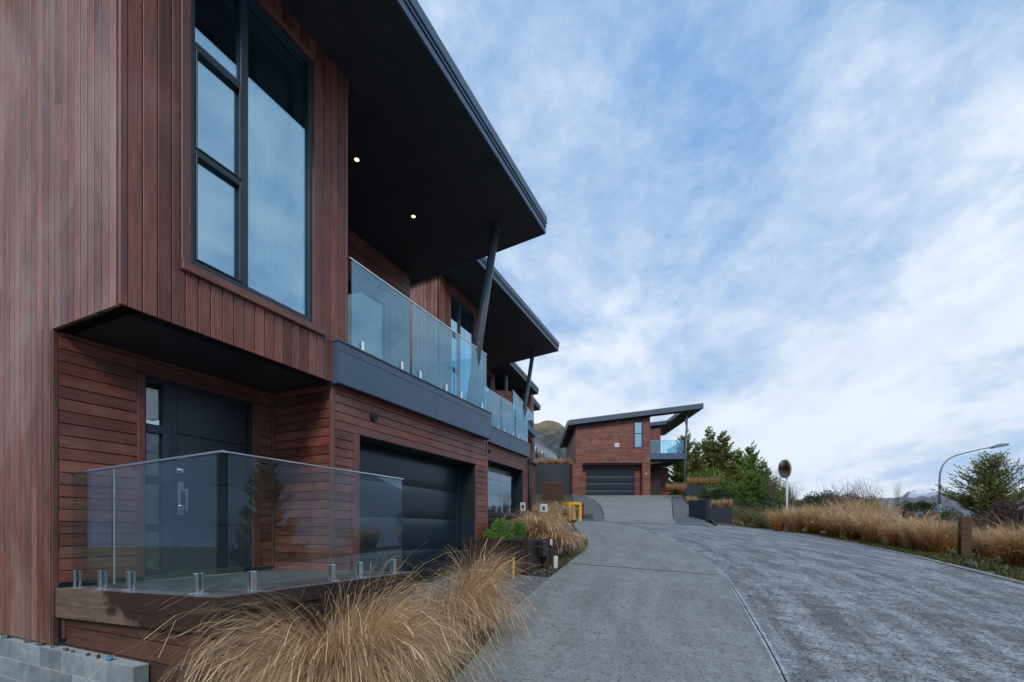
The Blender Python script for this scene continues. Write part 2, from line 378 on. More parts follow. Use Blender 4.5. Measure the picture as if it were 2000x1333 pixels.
# ------------------------------------------------------------------ mesh builder
rng = random.Random(7)
class MB:
    def __init__(s): s.v = []; s.f = []; s.uv = []; s.c = []; s.sm = []
    def face(s, pts, uv=None, c=None, smooth=False):
        i = len(s.v); s.v.extend(tuple(p) for p in pts); s.f.append(tuple(range(i, i + len(pts))))
        s.uv.append(uv or [(0, 0)] * len(pts)); s.c.append(c or (.5, .5, .5)); s.sm.append(smooth)
    def hexa(s, a, c=None, uvs=None):
        """a: 8 corners, bottom 4 counter-clockwise then top 4"""
        for q in ((3, 2, 1, 0), (4, 5, 6, 7), (0, 1, 5, 4), (1, 2, 6, 5), (2, 3, 7, 6), (3, 0, 4, 7)):
            pts = [a[k] for k in q]
            A, B, D = Vector(pts[0]), Vector(pts[1]), Vector(pts[3])
            lu, lv = (B - A).length, (D - A).length
            o = (c[0] * 7 if c else 0)
            uv = [(0, o), (0, o + lu), (lv, o + lu), (lv, o)] if lu > lv else [(0, o), (lu, o), (lu, o + lv), (0, o + lv)]
            s.face(pts, uv, c)
        return s
    def box(s, x0, x1, y0, y1, z0, z1, c=None):
        x0, x1 = min(x0, x1), max(x0, x1); y0, y1 = min(y0, y1), max(y0, y1); z0, z1 = min(z0, z1), max(z0, z1)
        s.hexa([(x0, y0, z0), (x1, y0, z0), (x1, y1, z0), (x0, y1, z0), (x0, y0, z1), (x1, y0, z1), (x1, y1, z1), (x0, y1, z1)], c or rc())
        return s
    def bbox(s, x0, x1, y0, y1, z0, z1, b=.006, c=None):
        """box with chamfered edges"""
        x0, x1 = min(x0, x1), max(x0, x1); y0, y1 = min(y0, y1), max(y0, y1); z0, z1 = min(z0, z1), max(z0, z1)
        c = c or rc(); b = min(b, (x1 - x0) * .45, (y1 - y0) * .45, (z1 - z0) * .45)
        X, Y, Z = (x0, x1), (y0, y1), (z0, z1); sg = (1, -1)
        def P(i, j, k, ax):
            p = [X[i] + sg[i] * b, Y[j] + sg[j] * b, Z[k] + sg[k] * b]
            p[ax] = (X, Y, Z)[ax][(i, j, k)[ax]]
            return tuple(p)
        for ax in range(3):
            o = [a for a in range(3) if a != ax]
            for e in (0, 1):
                q = []
                for (m_, n_) in ((0, 0), (1, 0), (1, 1), (0, 1)):
                    ijk = [0, 0, 0]; ijk[ax] = e; ijk[o[0]] = m_; ijk[o[1]] = n_; q.append(P(*ijk, ax))
                L = Vector(q[1]) - Vector(q[0]); D_ = Vector(q[3]) - Vector(q[0]); off = c[0] * 7
                if L.length > D_.length: uv = [(0, off), (0, off + L.length), (D_.length, off + L.length), (D_.length, off)]
                else: uv = [(0, off), (L.length, off), (L.length, off + D_.length), (0, off + D_.length)]
                s.face(q, uv, c)
        for ax in range(3):               # edges along axis ax
            o = [a for a in range(3) if a != ax]
            for (m_, n_) in ((0, 0), (1, 0), (1, 1), (0, 1)):
                a = [0, 0, 0]; a[o[0]] = m_; a[o[1]] = n_; bb = list(a); bb[ax] = 1
                s.face([P(*a, o[0]), P(*bb, o[0]), P(*bb, o[1]), P(*a, o[1])], None, c)
        for i in (0, 1):
            for j in (0, 1):
                for k in (0, 1): s.face([P(i, j, k, 0), P(i, j, k, 1), P(i, j, k, 2)], None, c)
        return s
    def prism(s, poly, vec, c=None):
        c = c or rc(); vec = Vector(vec); A = [Vector(p) for p in poly]; B = [p + vec for p in A]; n = len(A)
        s.face(A[::-1], None, c); s.face(B, None, c)
        for i in range(n):
            j = (i + 1) % n; l = (A[j] - A[i]).length; L = vec.length
            s.face([A[i], A[j], B[j], B[i]], [(0, 0), (l, 0), (l, L), (0, L)], c)
        return s
    def tube(s, pts, r, n=10, cap=True, c=None):
        pts = [Vector(p) for p in pts]; rs = r if isinstance(r, (list, tuple)) else [r] * len(pts)
        c = c or rc(); rings = []
        for i, p in enumerate(pts):
            d = (pts[min(i + 1, len(pts) - 1)] - pts[max(i - 1, 0)]).normalized()
            a = d.orthogonal().normalized() if i == 0 else (a - d * a.dot(d)).normalized()
            b = d.cross(a)
            rings.append([p + (a * math.cos(2 * math.pi * k / n) + b * math.sin(2 * math.pi * k / n)) * rs[i] for k in range(n)])
        base = len(s.v)
        for rr in rings: s.v.extend(tuple(q) for q in rr)
        for i in range(len(rings) - 1):
            for k in range(n):
                k2 = (k + 1) % n
                s.f.append((base + i * n + k, base + i * n + k2, base + (i + 1) * n + k2, base + (i + 1) * n + k))
                s.uv.append([(k / n * .3, i), (k2 / n * .3, i), (k2 / n * .3, i + 1), (k / n * .3, i + 1)]); s.c.append(c); s.sm.append(True)
        if cap:
            s.f.append(tuple(base + k for k in range(n))[::-1]); s.uv.append([(0, 0)] * n); s.c.append(c); s.sm.append(False)
            e = base + (len(rings) - 1) * n
            s.f.append(tuple(e + k for k in range(n))); s.uv.append([(0, 0)] * n); s.c.append(c); s.sm.append(False)
        return s
    def disc(s, cen, nrm, r, th, n=24, c=None):
        nrm = Vector(nrm).normalized(); cen = Vector(cen)
        return s.tube([cen, cen + nrm * th], r, n, True, c)
    def tf(s, mtx):
        s.v = [tuple(mtx @ Vector(q)) for q in s.v]; return s
    def build(s, name, m, parent=None, smooth=None):
        """vertices are (x, y, z from the eye) for top-level things; relative to the root empty for parts"""
        me = bpy.data.meshes.new(name)
        root = parent
        while root is not None and root.parent is not None: root = root.parent
        if root is not None:
            inv = ROOTM[root.name]
            vs = [inv @ Vector((q[0], q[1], q[2] + EYE)) for q in s.v]
        else:
            vs = [(q[0], q[1], q[2] + EYE) for q in s.v]
        me.from_pydata([tuple(q) for q in vs], [], s.f)
        uvl = me.uv_layers.new(name='UVMap')
        flat = [x for fu in s.uv for pq in fu for x in pq]
        uvl.data.foreach_set('uv', flat)
        ca = me.color_attributes.new('rnd', 'FLOAT_COLOR', 'CORNER')
        fc = []
        for f_, c_ in zip(s.f, s.c): fc.extend((c_[0], c_[1], c_[2], 1.0) * len(f_))
        ca.data.foreach_set('color', fc)
        me.polygons.foreach_set('use_smooth', s.sm if smooth is None else [smooth] * len(s.f))
        me.materials.append(M[m] if isinstance(m, str) else m); me.update()
        o = bpy.data.objects.new(name, me); COL.objects.link(o)
        if parent is not None: o.parent = parent
        return o
def rc(): return (rng.random(), rng.random(), rng.random())
ROOTM = {}
def thing(name, label, cat, loc, rz=0.0, group=None):
    o = bpy.data.objects.new(name, None); COL.objects.link(o)
    o.location = (loc[0], loc[1], loc[2] + EYE); o.rotation_euler = (0, 0, rz); o.empty_display_size = .2
    ROOTM[o.name] = (Matrix.Translation(o.location) @ Matrix.Rotation(rz, 4, 'Z')).inverted()
    tag(o, label, cat, group); return o
def tag(o, label=None, cat=None, group=None, kind=None):
    if label: o['label'] = label
    if cat: o['category'] = cat
    if group: o['group'] = group
    if kind: o['kind'] = kind
    return o
def copy_tree(o, parent=None):
    c = o.copy(); COL.objects.link(c); c.parent = parent
    for ch in o.children: copy_tree(ch, c)
    return c
def clad(mb, P0, U, V, N, Wu, Lv, holes=(), w=.116, gap=.008, th=.020, ch=.004, off=0.0, joints=0.0, top=None):
    """boards stacked along U, running along V, facing N; top(u) gives a length that varies along U"""
    P0, U, V, N = Vector(P0), Vector(U), Vector(V), Vector(N)
    n = int(math.ceil((Wu + off) / w))
    for i in range(n):
        a0, b0 = max(0, i * w - off), min(Wu, (i + 1) * w - off)
        if b0 - a0 < .004: continue
        cuts = sorted({a0, b0} | {h for H in holes for h in H[:2] if a0 + .004 < h < b0 - .004})
        c0 = rc()
        for a, b in zip(cuts, cuts[1:]):
            mid = (a + b) / 2
            hi = top(mid) if top else Lv
            iv = [(0.0, hi)]
            for H in holes:
                if H[0] < mid < H[1]:
                    nv = []
                    for p, q in iv:
                        if H[3] <= p or H[2] >= q: nv.append((p, q)); continue
                        if H[2] > p: nv.append((p, H[2]))
                        if H[3] < q: nv.append((H[3], q))
                    iv = nv
            for p, q in iv:
                segs = [p]
                if joints:
                    x_ = p + joints * (.3 + rng.random())
                    while x_ < q - .4: segs.append(x_); x_ += joints * (.6 + .8 * rng.random())
                segs.append(q)
                for k, (v0, v1) in enumerate(zip(segs, segs[1:])):
                    c = c0 if k == 0 else rc()
                    ga = a + (gap / 2 if a == a0 else 0); gb = b - (gap / 2 if b == b0 else 0)
                    if gb - ga < .012: continue
                    e = .0008 if k else 0
                    prof = [(ga, .001), (ga, th - ch), (ga + ch, th), (gb - ch, th), (gb, th - ch), (gb, .001)]
                    pt = lambda uu, nn, vv: P0 + U * uu + N * nn + V * vv
                    o = c[1] * 9
                    for (u1, n1), (u2, n2) in zip(prof, prof[1:]):
                        mb.face([pt(u1, n1, v0 + e), pt(u2, n2, v0 + e), pt(u2, n2, v1), pt(u1, n1, v1)],
                                [(u1 - ga, v0 + o), (u2 - ga, v0 + o), (u2 - ga, v1 + o), (u1 - ga, v1 + o)], c)
                    mb.face([pt(u_, n_, v0 + e) for u_, n_ in prof], None, c)
                    mb.face([pt(u_, n_, v1) for u_, n_ in prof], None, c)
def slab(mb, P0, U, V, N, Wu, Lv, holes=(), thick=.12, top=None):
    """solid wall behind the boards, with openings"""
    P0, U, V, N = Vector(P0), Vector(U), Vector(V), Vector(N)
    us = sorted({0.0, Wu} | {max(0, min(Wu, h)) for H in holes for h in H[:2]})
    vs = sorted({0.0, Lv} | {max(0, min(Lv, h)) for H in holes for h in H[2:]})
    for a, b in zip(us, us[1:]):
        for p, q in zip(vs, vs[1:]):
            if b - a < 1e-4 or q - p < 1e-4: continue
            mu, mv = (a + b) / 2, (p + q) / 2
            if any(H[0] < mu < H[1] and H[2] < mv < H[3] for H in holes): continue
            qa = qb = q
            if top and abs(q - Lv) < 1e-6: qa, qb = top(a), top(b)
            A = [P0 + U * a + V * p, P0 + U * b + V * p, P0 + U * b + V * qb, P0 + U * a + V * qa]
            mb.prism(A, -N * thick)
# ------------------------------------------------------------------ the ground shape (z from the eye)
GL = [(-60, -7), (-30, -5.2), (-6, -2.2), (0, -1.6), (3.4, -1.27), (6.7, -.93), (10, -.57), (14.6, -.28), (17.3, -.1), (20, .1), (24, .32), (28, .45), (60, 1.0), (400, 1.0)]
def gl(y):
    if y <= GL[0][0]: return GL[0][1]
    for (a, b), (p, q) in zip(GL, GL[1:]):
        if y <= p: return b + (q - b) * (y - a) / (p - a)
    return GL[-1][1]
def zr(X, Y):
    k = .045 + .025 * min(1, max(0, (Y - 14) / 6))
    return gl(Y) - k * (X + 3)
def sstep(a, b, x):
    t_ = min(1, max(0, (x - a) / (b - a))); return t_ * t_ * (3 - 2 * t_)
def ray(px, py):
    s_, c_ = math.sin(TH), math.cos(TH); u = (px - 1000) / F
    return Vector((c_ * u - s_, c_ + s_ * u, (1036 - py) / F))
def at(px, py, t_): return ray(px, py) * t_
# far house frame: x along its front, y into the plot
HO = at(1125, 1036, 41); HR = TH - R(2)
HX, HY = Vector((math.cos(HR), math.sin(HR), 0)), Vector((-math.sin(HR), math.cos(HR), 0))
def hloc(X, Y):
    d_ = Vector((X, Y, 0)) - Vector((HO.x, HO.y, 0)); return d_.dot(HX), d_.dot(HY)
def hw(x, y, z=0): return Vector((HO.x, HO.y, 0)) + HX * x + HY * y + Vector((0, 0, z))
def G(X, Y):
    """surface of the street, the ramp and the plots"""
    z_ = zr(min(X, 12), Y)
    lx, ly = hloc(X, Y)
    if ly > -19:
        rt = .28 + (min(ly, -.3) + 17) * .163
        if ly > 0: rt = 3.0 + .02 * ly
        wa = 5.2 + 4.3 * sstep(-17, -1, ly); w = (1 - sstep(wa, wa + 3.0, lx)) * sstep(-19, -16.4, ly)
        r2 = z_ + max(0.0, rt - z_) * w
        z_ = r2
    if X > 5: z_ -= .10 * (X - 5) if X < 25 else 2.0 + .04 * (X - 25)
    if X < -12: z_ += .10 * (-12 - X) * sstep(-4, 10, Y)
    return z_

# ------------------------------------------------------------------ the near townhouse
XB, XG, XD = -4.60, -4.65, -5.73
Y0, YS, YB, YE = 2.163, 4.46, 4.674, 8.60
ZS = 1.87
def zroof(X): return 6.0 + .089 * (X + 3.44)
def build_townhouse():
    root = thing('townhouse', 'nearest cedar clad townhouse with glass railed porch, front door and garage', 'townhouse', (XD, Y0, -.87), 0, 'cedar townhouses stepping up the left side of the road')
    # --- walls
    WL = -9.4
    m = MB(); hole = [(XD - WL, XB - WL, -.1, ZS + 1.06)]
    slab(m, (WL, Y0, -1.06), (1, 0, 0), (0, 0, 1), (0, -1, 0), XB - WL, 6.9, hole, .12, top=lambda u: zroof(WL + u) + 1.10)
    m.build('wall', 'frame', root)
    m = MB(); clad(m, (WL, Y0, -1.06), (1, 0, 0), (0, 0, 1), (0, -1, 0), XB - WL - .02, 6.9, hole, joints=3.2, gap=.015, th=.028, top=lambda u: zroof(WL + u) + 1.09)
    m.build('side_cladding', 'cedar_pale', root)
    win = [(2.69 - Y0, 4.10 - Y0, 2.485 - ZS, 5.62 - ZS)]
    m = MB(); slab(m, (XB, Y0, ZS), (0, 1, 0), (0, 0, 1), (1, 0, 0), YB - Y0, zroof(XB) + .03 - ZS, win, .14)
    m.box(XB - .14, -9.0, YB - .14, YB, ZS, zroof(-9) + .02)
    m.build('wall', 'frame', root)
    m = MB(); clad(m, (XB, Y0 + .02, ZS), (0, 1, 0), (0, 0, 1), (1, 0, 0), YB - Y0 - .02, zroof(XB) - ZS + .02, [(a - .02, b - .02, c_, d_) for a, b, c_, d_ in win])
    m.build('bay_cladding', 'cedar', root)
    m = MB(); m.bbox(XB - .005, XB + .026, Y0 - .034, Y0 + .022, ZS - .004, zroof(XB)); m.build('corner_trim', 'cedar_trim', root)
    m = MB(); m.bbox(XD - .05, XD + .004, Y0 - .028, Y0 + .02, -1.06, ZS); m.build('corner_trim', 'cedar_trim', root)
    m = MB(); m.box(XD, XB - .01, Y0 + .012, YS, ZS, ZS + .05); m.build('porch_ceiling', 'soffit', root)
    # door wall
    dh = [(2.885 - Y0, 4.124 - Y0, 0, 1.668 + 1.0)]
    m = MB(); slab(m, (XD, Y0, -1.0), (0, 1, 0), (0, 0, 1), (1, 0, 0), YS - Y0 + .3, ZS + 1.0, dh, .14); m.build('wall', 'frame', root)
    m = MB(); clad(m, (XD, Y0 + .02, -.5), (0, 0, 1), (0, 1, 0), (1, 0, 0), ZS + .5, YS - Y0 - .02, [(0, 1.668 + .5, 2.81 - Y0 - .02, 4.234 - Y0 - .02)], joints=.9)
    m.build('porch_cladding', 'cedar', root)
    m = MB(); slab(m, (XD, YS, -1.0), (1, 0, 0), (0, 0, 1), (0, -1, 0), XG - XD, ZS + 1.0, (), .12); m.build('wall', 'frame', root)
    m = MB(); clad(m, (XD + .02, YS, -.95), (0, 0, 1), (1, 0, 0), (0, -1, 0), ZS + .95, XG - XD - .02, (), off=.05); m.build('porch_side_cladding', 'cedar', root)
    m = MB(); m.bbox(XD + .018, XD + .05, YS - .05, YS - .02, -.5, ZS); m.build('corner_trim', 'cedar_trim', root)
    m = MB(); m.bbox(XG - .02, XG + .032, YS - .032, YS + .026, -1.0, 1.868); m.build('corner_trim', 'cedar_trim', root)
    # garage wall
    gh = [(4.93 - YS, 8.12 - YS, .12, 2.29)]
    m = MB(); slab(m, (XG, YS, -.99), (0, 1, 0), (0, 0, 1), (1, 0, 0), YE - YS, 2.87, gh, .14)
    m.box(XG - .14, -9.0, YE - .14, YE, -.99, 1.92); m.box(-6.74, -9.0, YE - .14, YE, 1.93, zroof(-9)); m.build('wall', 'frame', root)
    m = MB(); clad(m, (XG, YS + .03, -.99), (0, 0, 1), (0, 1, 0), (1, 0, 0), 2.87, YE - YS - .06,
                   [(.12, 2.405, 4.836 - YS - .03, 8.16 - YS - .03)], off=.03, joints=1.8); m.build('garage_cladding', 'cedar', root)
    m = MB(); m.bbox(XG - .02, XG + .032, YE - .03, YE + .028, -1.0, 1.88); m.build('corner_trim', 'cedar_trim', root)
    # garage reveal, casing and door
    gd = MB().box(XG - .14, XG - .36, 4.90, 4.93, -.87, 1.33).box(XG - .14, XG - .36, 8.12, 8.15, -.87, 1.33).box(XG - .14, XG - .36, 4.93, 8.12, 1.30, 1.33)
    gd.box(XG - .30, XG - .335, 7.97, 8.118, -.87, 1.298).box(XG - .30, XG - .335, 4.932, 4.99, -.87, 1.298)
    gd.box(XG - .002, XG - .14, 8.112, 8.119, -.87, 1.298).box(XG - .002, XG - .14, 4.931, 4.938, -.87, 1.298).box(XG - .002, XG - .14, 4.94, 8.11, 1.291, 1.298)
    g = gd.build('garage_door', 'reveal', root)
    cs = MB().bbox(XG, XG + .034, 4.836, 4.928, -.87, 1.30).bbox(XG, XG + .034, 4.836, 8.16, 1.302, 1.41).bbox(XG, XG + .034, 8.122, 8.16, -.87, 1.30)
    cs.build('casing', 'cedar_trim', g)
    edges = [1.30, .752, .207, -.338, -.87]
    for a, b in zip(edges, edges[1:]):
        pm = MB(); n = 12; h = a - b
        prof = [(0, b), (0, b + .002)]
        prof = []
        for k in range(n + 1):
            q = k / n; zz_ = b + .004 + (h - .008) * q
            bul = .016 * (1 - (2 * q - 1) ** 4) + .012 * (1 - q) * 0
            prof.append((XG - .345 + bul, zz_))
        pts = [(x_, 4.97, z_) for x_, z_ in prof] 
        base = len(pm.v)
        for x_, z_ in prof: pm.v.append((x_, 4.975, z_)); pm.v.append((x_, 8.0, z_))
        for k in range(n):
            i = base + 2 * k; pm.f.append((i, i + 1, i + 3, i + 2)); pm.uv.append([(0, 0)] * 4); pm.c.append((.5, .5, .5)); pm.sm.append(True)
        pm.box(XG - .39, XG - .346, 4.975, 8.0, b + .004, a - .004)
        pm.build('door_panel', 'garage', g)
    # vent
    v = MB(); v.disc((XG + .018, 5.20, 1.60), (1, 0, 0), .062, .03, 24)
    for k in range(-3, 4):
        w_ = math.sqrt(max(0, .056 ** 2 - (k * .016) ** 2))
        v.box(XG + .048, XG + .056, 5.20 - w_, 5.20 + w_, 1.60 + k * .016 - .004, 1.60 + k * .016 + .004)
        v.box(XG + .048, XG + .058, 5.20 + k * .016 - .002, 5.20 + k * .016 + .002, 1.60 - w_, 1.60 + w_)
    v.build('vent', 'black_plastic', root)
    # --- big window
    wf = MB(); x0, x1 = XB - .10, XB + .012
    def bar(a, b, c_, d_, X0=x0, X1=x1): wf.bbox(X0, X1, a, b, c_, d_, .005)
    bar(2.692, 2.74, 2.487, 5.618); bar(4.045, 4.098, 2.487, 5.618); bar(2.74, 4.045, 2.487, 2.545); bar(2.74, 4.045, 5.56, 5.618)
    bar(3.19, 3.275, 2.545, 5.56); bar(2.74, 3.19, 4.535, 4.61); bar(2.74, 3.19, 3.545, 3.60)
    for z0_, z1_ in ((3.60, 4.535), (2.545, 3.545)):           # opening sashes stand proud
        for a, b, c_, d_ in ((2.742, 2.757, z0_ + .002, z1_ - .002), (3.173, 3.188, z0_ + .002, z1_ - .002), (2.757, 3.173, z0_ + .002, z0_ + .018), (2.757, 3.173, z1_ - .018, z1_ - .002)):
            wf.bbox(XB - .05, XB + .022, a, b, c_, d_, .004)
    wn = wf.build('window', 'frame', root)
    for a, b, c_, d_ in ((2.757, 3.173, 3.62, 4.515), (2.757, 3.173, 2.565, 3.525), (2.742, 3.188, 4.612, 5.558), (3.277, 4.043, 2.547, 5.558)):
        MB().box(XB - .034, XB - .024, a, b, c_, d_).build('pane', 'window_glass', wn)
    c = MB().bbox(XB + .02, XB + .040, 2.603, 2.688, 2.47, 5.70).bbox(XB + .02, XB + .040, 4.102, 4.20, 2.47, 5.70).bbox(XB + .02, XB + .040, 2.69, 4.10, 5.622, 5.70)
    c.build('casing', 'cedar_trim', wn)
    MB().bbox(XB + .02, XB + .062, 2.60, 4.265, 2.385, 2.468).build('sill', 'cedar_trim', wn)
    MB().box(XB - .14, XB - .30, 2.66, 2.688, 2.487, 5.618).box(XB - .14, XB - .30, 4.10, 4.13, 2.487, 5.618).box(XB - .14, XB - .30, 2.66, 4.13, 5.62, 5.65).box(XB - .14, XB - .32, 2.66, 4.13, 2.455, 2.485).build('reveal_lining', 'reveal_white', wn)
    cm = MB()
    for a, b in ((2.70, 2.92), (3.66, 4.06)):
        n = 30
        for k in range(n):
            y1_, y2_ = a + (b - a) * k / n, a + (b - a) * (k + 1) / n
            w1, w2 = .03 * math.sin(k * 1.3), .03 * math.sin((k + 1) * 1.3)
            cm.face([(XB - .40 + w1, y1_, 2.45), (XB - .40 + w2, y2_, 2.45), (XB - .40 + w2, y2_, 5.6), (XB - .40 + w1, y1_, 5.6)], None, (.5, .5, .5), True)
    cm.build('curtain', 'curtain', wn)
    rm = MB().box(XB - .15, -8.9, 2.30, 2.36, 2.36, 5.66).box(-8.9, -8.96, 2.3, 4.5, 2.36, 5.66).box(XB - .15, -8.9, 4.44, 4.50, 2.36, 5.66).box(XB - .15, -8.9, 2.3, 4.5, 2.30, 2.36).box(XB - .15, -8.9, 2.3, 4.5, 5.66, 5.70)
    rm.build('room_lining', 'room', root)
    # --- front door unit
    df = MB()
    def fb(a, b, c_, d_, X0=XD - .08, X1=XD + .012): df.bbox(X0, X1, a, b, c_, d_, .004)
    fb(2.887, 2.905, -.49, 1.666); fb(3.075, 3.15, -.49, 1.666); fb(4.09, 4.122, -.49, 1.666); fb(2.905, 3.075, 1.62, 1.666); fb(3.15, 4.09, 1.63, 1.666)
    for z_ in (1.153, .593, .067): fb(2.905, 3.075, z_ - .09, z_)
    fb(2.905, 3.075, -.49, -.42)
    dr = df.build('front_door', 'frame', root)
    for a, b in ((1.153, 1.62), (.593, 1.063), (.067, .503), (-.42, -.023)):
        MB().box(XD - .05, XD - .042, 2.905, 3.075, a, b).build('sidelight', 'door_glass', dr)
    lf = MB(); zs = [-.47, .058, .56, 1.10, 1.628]
    for a, b in zip(zs, zs[1:]):
        lf.bbox(XD - .065, XD - .02, 3.235, 4.087, a + .005, b - .005, .004)
    lf.bbox(XD - .065, XD - .019, 3.153, 3.232, -.47, 1.628, .004).box(XD - .06, XD - .035, 3.2, 4.08, -.46, 1.62)
    lf.build('door_leaf', 'door', dr)
    h = MB().bbox(XD - .02, XD - .006, 3.235, 3.30, .17, .56, .004).bbox(XD + .03, XD + .05, 3.29, 3.318, .22, .48, .006)
    h.bbox(XD - .02, XD + .035, 3.292, 3.316, .44, .47, .004).bbox(XD - .02, XD + .035, 3.292, 3.316, .225, .255, .004).disc((XD - .007, 3.268, .27), (1, 0, 0), .026, .03)
    h.build('handle', 'chrome', dr)
    MB().disc((XD - .02, 3.262, .685), (1, 0, 0), .03, .028).disc((XD + .008, 3.262, .685), (1, 0, 0), .02, .018).bbox(XD - .02, XD - .012, 3.222, 3.25, .65, .72).build('lock', 'chrome', dr)
    cs = MB().bbox(XD + .002, XD + .036, 2.812, 2.884, -.49, 1.668).bbox(XD + .002, XD + .036, 4.126, 4.232, -.49, 1.668).bbox(XD + .002, XD + .038, 2.812, 4.232, 1.67, 1.775)
    cs.build('casing', 'cedar_trim', dr)
    # --- porch deck
    XE = -3.40; ye = Y0 + .03
    def zd(X): return -.49 - .022 * (XE - X)
    dk = MB(); dk.hexa([(XE, ye, zd(XE) - .03), (XE, 4.56, zd(XE) - .03), (XD, 4.44, zd(XD) - .03), (XD, ye, zd(XD) - .03),
                        (XE, ye, zd(XE)), (XE, 4.56, zd(XE)), (XD, 4.44, zd(XD)), (XD, ye, zd(XD))])
    deck = dk.build('porch_deck', 'decking', root)
    em = MB()
    for a, b in ((.0, .155), (.158, .27)):
        em.hexa([(XD - .02, ye - .035, zd(XD) - b), (XE + .03, ye - .035, zd(XE) - b), (XE + .03, ye, zd(XE) - b), (XD - .02, ye, zd(XD) - b),
                 (XD - .02, ye - .035, zd(XD) - a), (XE + .03, ye - .035, zd(XE) - a), (XE + .03, ye, zd(XE) - a), (XD - .02, ye, zd(XD) - a)])
    em.build('edge_board', 'deck_edge', deck)
    MB().bbox(XE, XE + .030, ye + .002, 4.56, -.62, -.488).bbox(XE - .05, XE - .02, ye + .002, 4.56, -.76, -.623).build('edge_board', 'cedar_dark', deck)
    bm_ = MB(); clad(bm_, (XD + .02, ye + .055, -2.1), (0, 0, 1), (1, 0, 0), (0, -1, 0), 1.35, 2.18, (), w=.17); 
    clad(bm_, (XE - .12, ye + .06, -2.1), (0, 0, 1), (0, 1, 0), (1, 0, 0), 1.35, 2.3, (), w=.17)
    bm_.bbox(XD - .01, XD + .04, ye + .01, ye + .05, -1.02, -.76)
    bm_.build('base_cladding', 'timber_rust', deck)
    MB().box(XD + .02, XE - .14, ye + .13, 4.4, -2.1, -.8).build('base_frame', 'frame', deck)
    # --- porch balustrade
    GX, GY = -3.476, 2.274
    rl = MB(); zl, z0_ = .55, .60
    rl.hexa([(-5.77, GY - .016, zl - .016), (GX + .016, GY - .016, z0_ - .016), (GX + .016, GY + .016, z0_ - .016), (-5.77, GY + .016, zl - .016),
             (-5.77, GY - .016, zl), (GX + .016, GY - .016, z0_), (GX + .016, GY + .016, z0_), (-5.77, GY + .016, zl)])
    rl.bbox(GX - .012, GX + .012, GY + .017, 4.40, z0_ - .016, z0_, .004)
    rl.bbox(-5.80, -5.75, GY - .02, GY + .02, zl - .06, zl + .02, .004)
    bal = rl.build('balustrade', 'steel', root)
    def pane_x(a, b):
        q = lambda X: zl - .024 + (X + 5.77) / 2.294 * .05
        MB().hexa([(a, GY - .006, zd(a) + .05), (b, GY - .006, zd(b) + .05), (b, GY + .006, zd(b) + .05), (a, GY + .006, zd(a) + .05),
                   (a, GY - .006, q(a)), (b, GY - .006, q(b)), (b, GY + .006, q(b)), (a, GY + .006, q(a))]).build('glass_pane', 'glass', bal)
        MB().box(a - .0015, a, GY - .0062, GY + .0062, zd(a) + .05, q(a)).build('pane_edge', 'reveal_white', bal)
    pane_x(-5.74, -5.01); pane_x(-4.975, -3.55)
    for a, b in ((2.32, 3.572), (3.602, 4.38)):
        MB().box(GX - .006, GX + .006, a, b, -.44, .577).build('glass_pane', 'glass', bal)
    def clamp(x, y, z, along):
        m = MB(); a, b = (.028, .032) if along == 'x' else (.032, .028)
        hw_ = .026
        for s_ in (-1, 1):
            if along == 'x': m.bbox(x - hw_, x + hw_, y + s_ * .008, y + s_ * .03, z + .012, z + .165, .006)
            else: m.bbox(x + s_ * .008, x + s_ * .03, y - hw_, y + hw_, z + .012, z + .165, .006)
        m.bbox(x - .05, x + .05, y - .05, y + .05, z, z + .012, .003)
        return m
    for X in (-5.626, -5.172, -4.708, -3.768): clamp(X, GY, zd(X), 'x').build('clamp', 'steel', bal)
    for Y in (2.511, 3.334, 3.701, 4.23): clamp(GX, Y, -.49, 'y').build('clamp', 'steel', bal)
    # --- balcony
    XF = -4.48
    bc = MB().box(-6.6, XF - .05, YS + .02, 8.50, 1.93, 2.34).box(XG - .1, XF - .01, YS + .01, 8.51, 1.862, 1.93)
    bal2 = bc.build('balcony', 'soffit', root)
    fm = MB()
    for a, b in ((YS - .046, 6.512), (6.518, 8.517)):
        fm.bbox(XF - .03, XF, a, b, 1.85, 2.262, .004); fm.bbox(XF - .03, XF - .003, a, b, 2.266, 2.372, .003)
    fm.bbox(XF - .20, XF - .031, YS - .046, YS - .02, 1.85, 2.372, .003).bbox(XF - .6, XF - .031, 8.49, 8.517, 1.85, 2.372, .003)
    fm.bbox(XF - .20, XF + .012, YS - .058, 8.53, 2.374, 2.396, .004)
    fm.build('fascia', 'fascia', bal2)
    # back of the balcony
    m = MB(); slab(m, (-6.6, YB, 2.3), (0, 1, 0), (0, 0, 1), (1, 0, 0), YE - YB, zroof(-6.6) - 2.3 + .02, [(.5, 3.2, .02, 2.5)], .12)
    m.box(-6.72, XB, YB - .02, YB, 2.3, zroof(XB) - .12); m.build('wall', 'frame', root)
    m = MB(); clad(m, (-6.6, YB + .01, 2.34), (0, 0, 1), (0, 1, 0), (1, 0, 0), zroof(-6.6) - 2.34, YE - YB - .02, [(0, 2.5, .48, 3.22)]); m.build('balcony_cladding', 'cedar', root)
    sf = MB()
    for a, b in ((5.16, 5.24), (6.46, 6.54), (7.78, 7.87)): sf.bbox(-6.68, -6.59, a, b, 2.34, 4.80)
    sf.bbox(-6.68, -6.59, 5.24, 7.78, 4.72, 4.80).bbox(-6.68, -6.59, 5.24, 7.78, 2.34, 2.40)
    sd = sf.build('sliding_door', 'frame', root)
    for a, b in ((5.24, 6.46), (6.54, 7.78)): MB().box(-6.65, -6.642, a, b, 2.40, 4.72).build('pane', 'door_glass', sd)
    MB().box(-7.0, -6.98, 5.1, 8.0, 2.3, 4.9).build('room_lining', 'room', root)
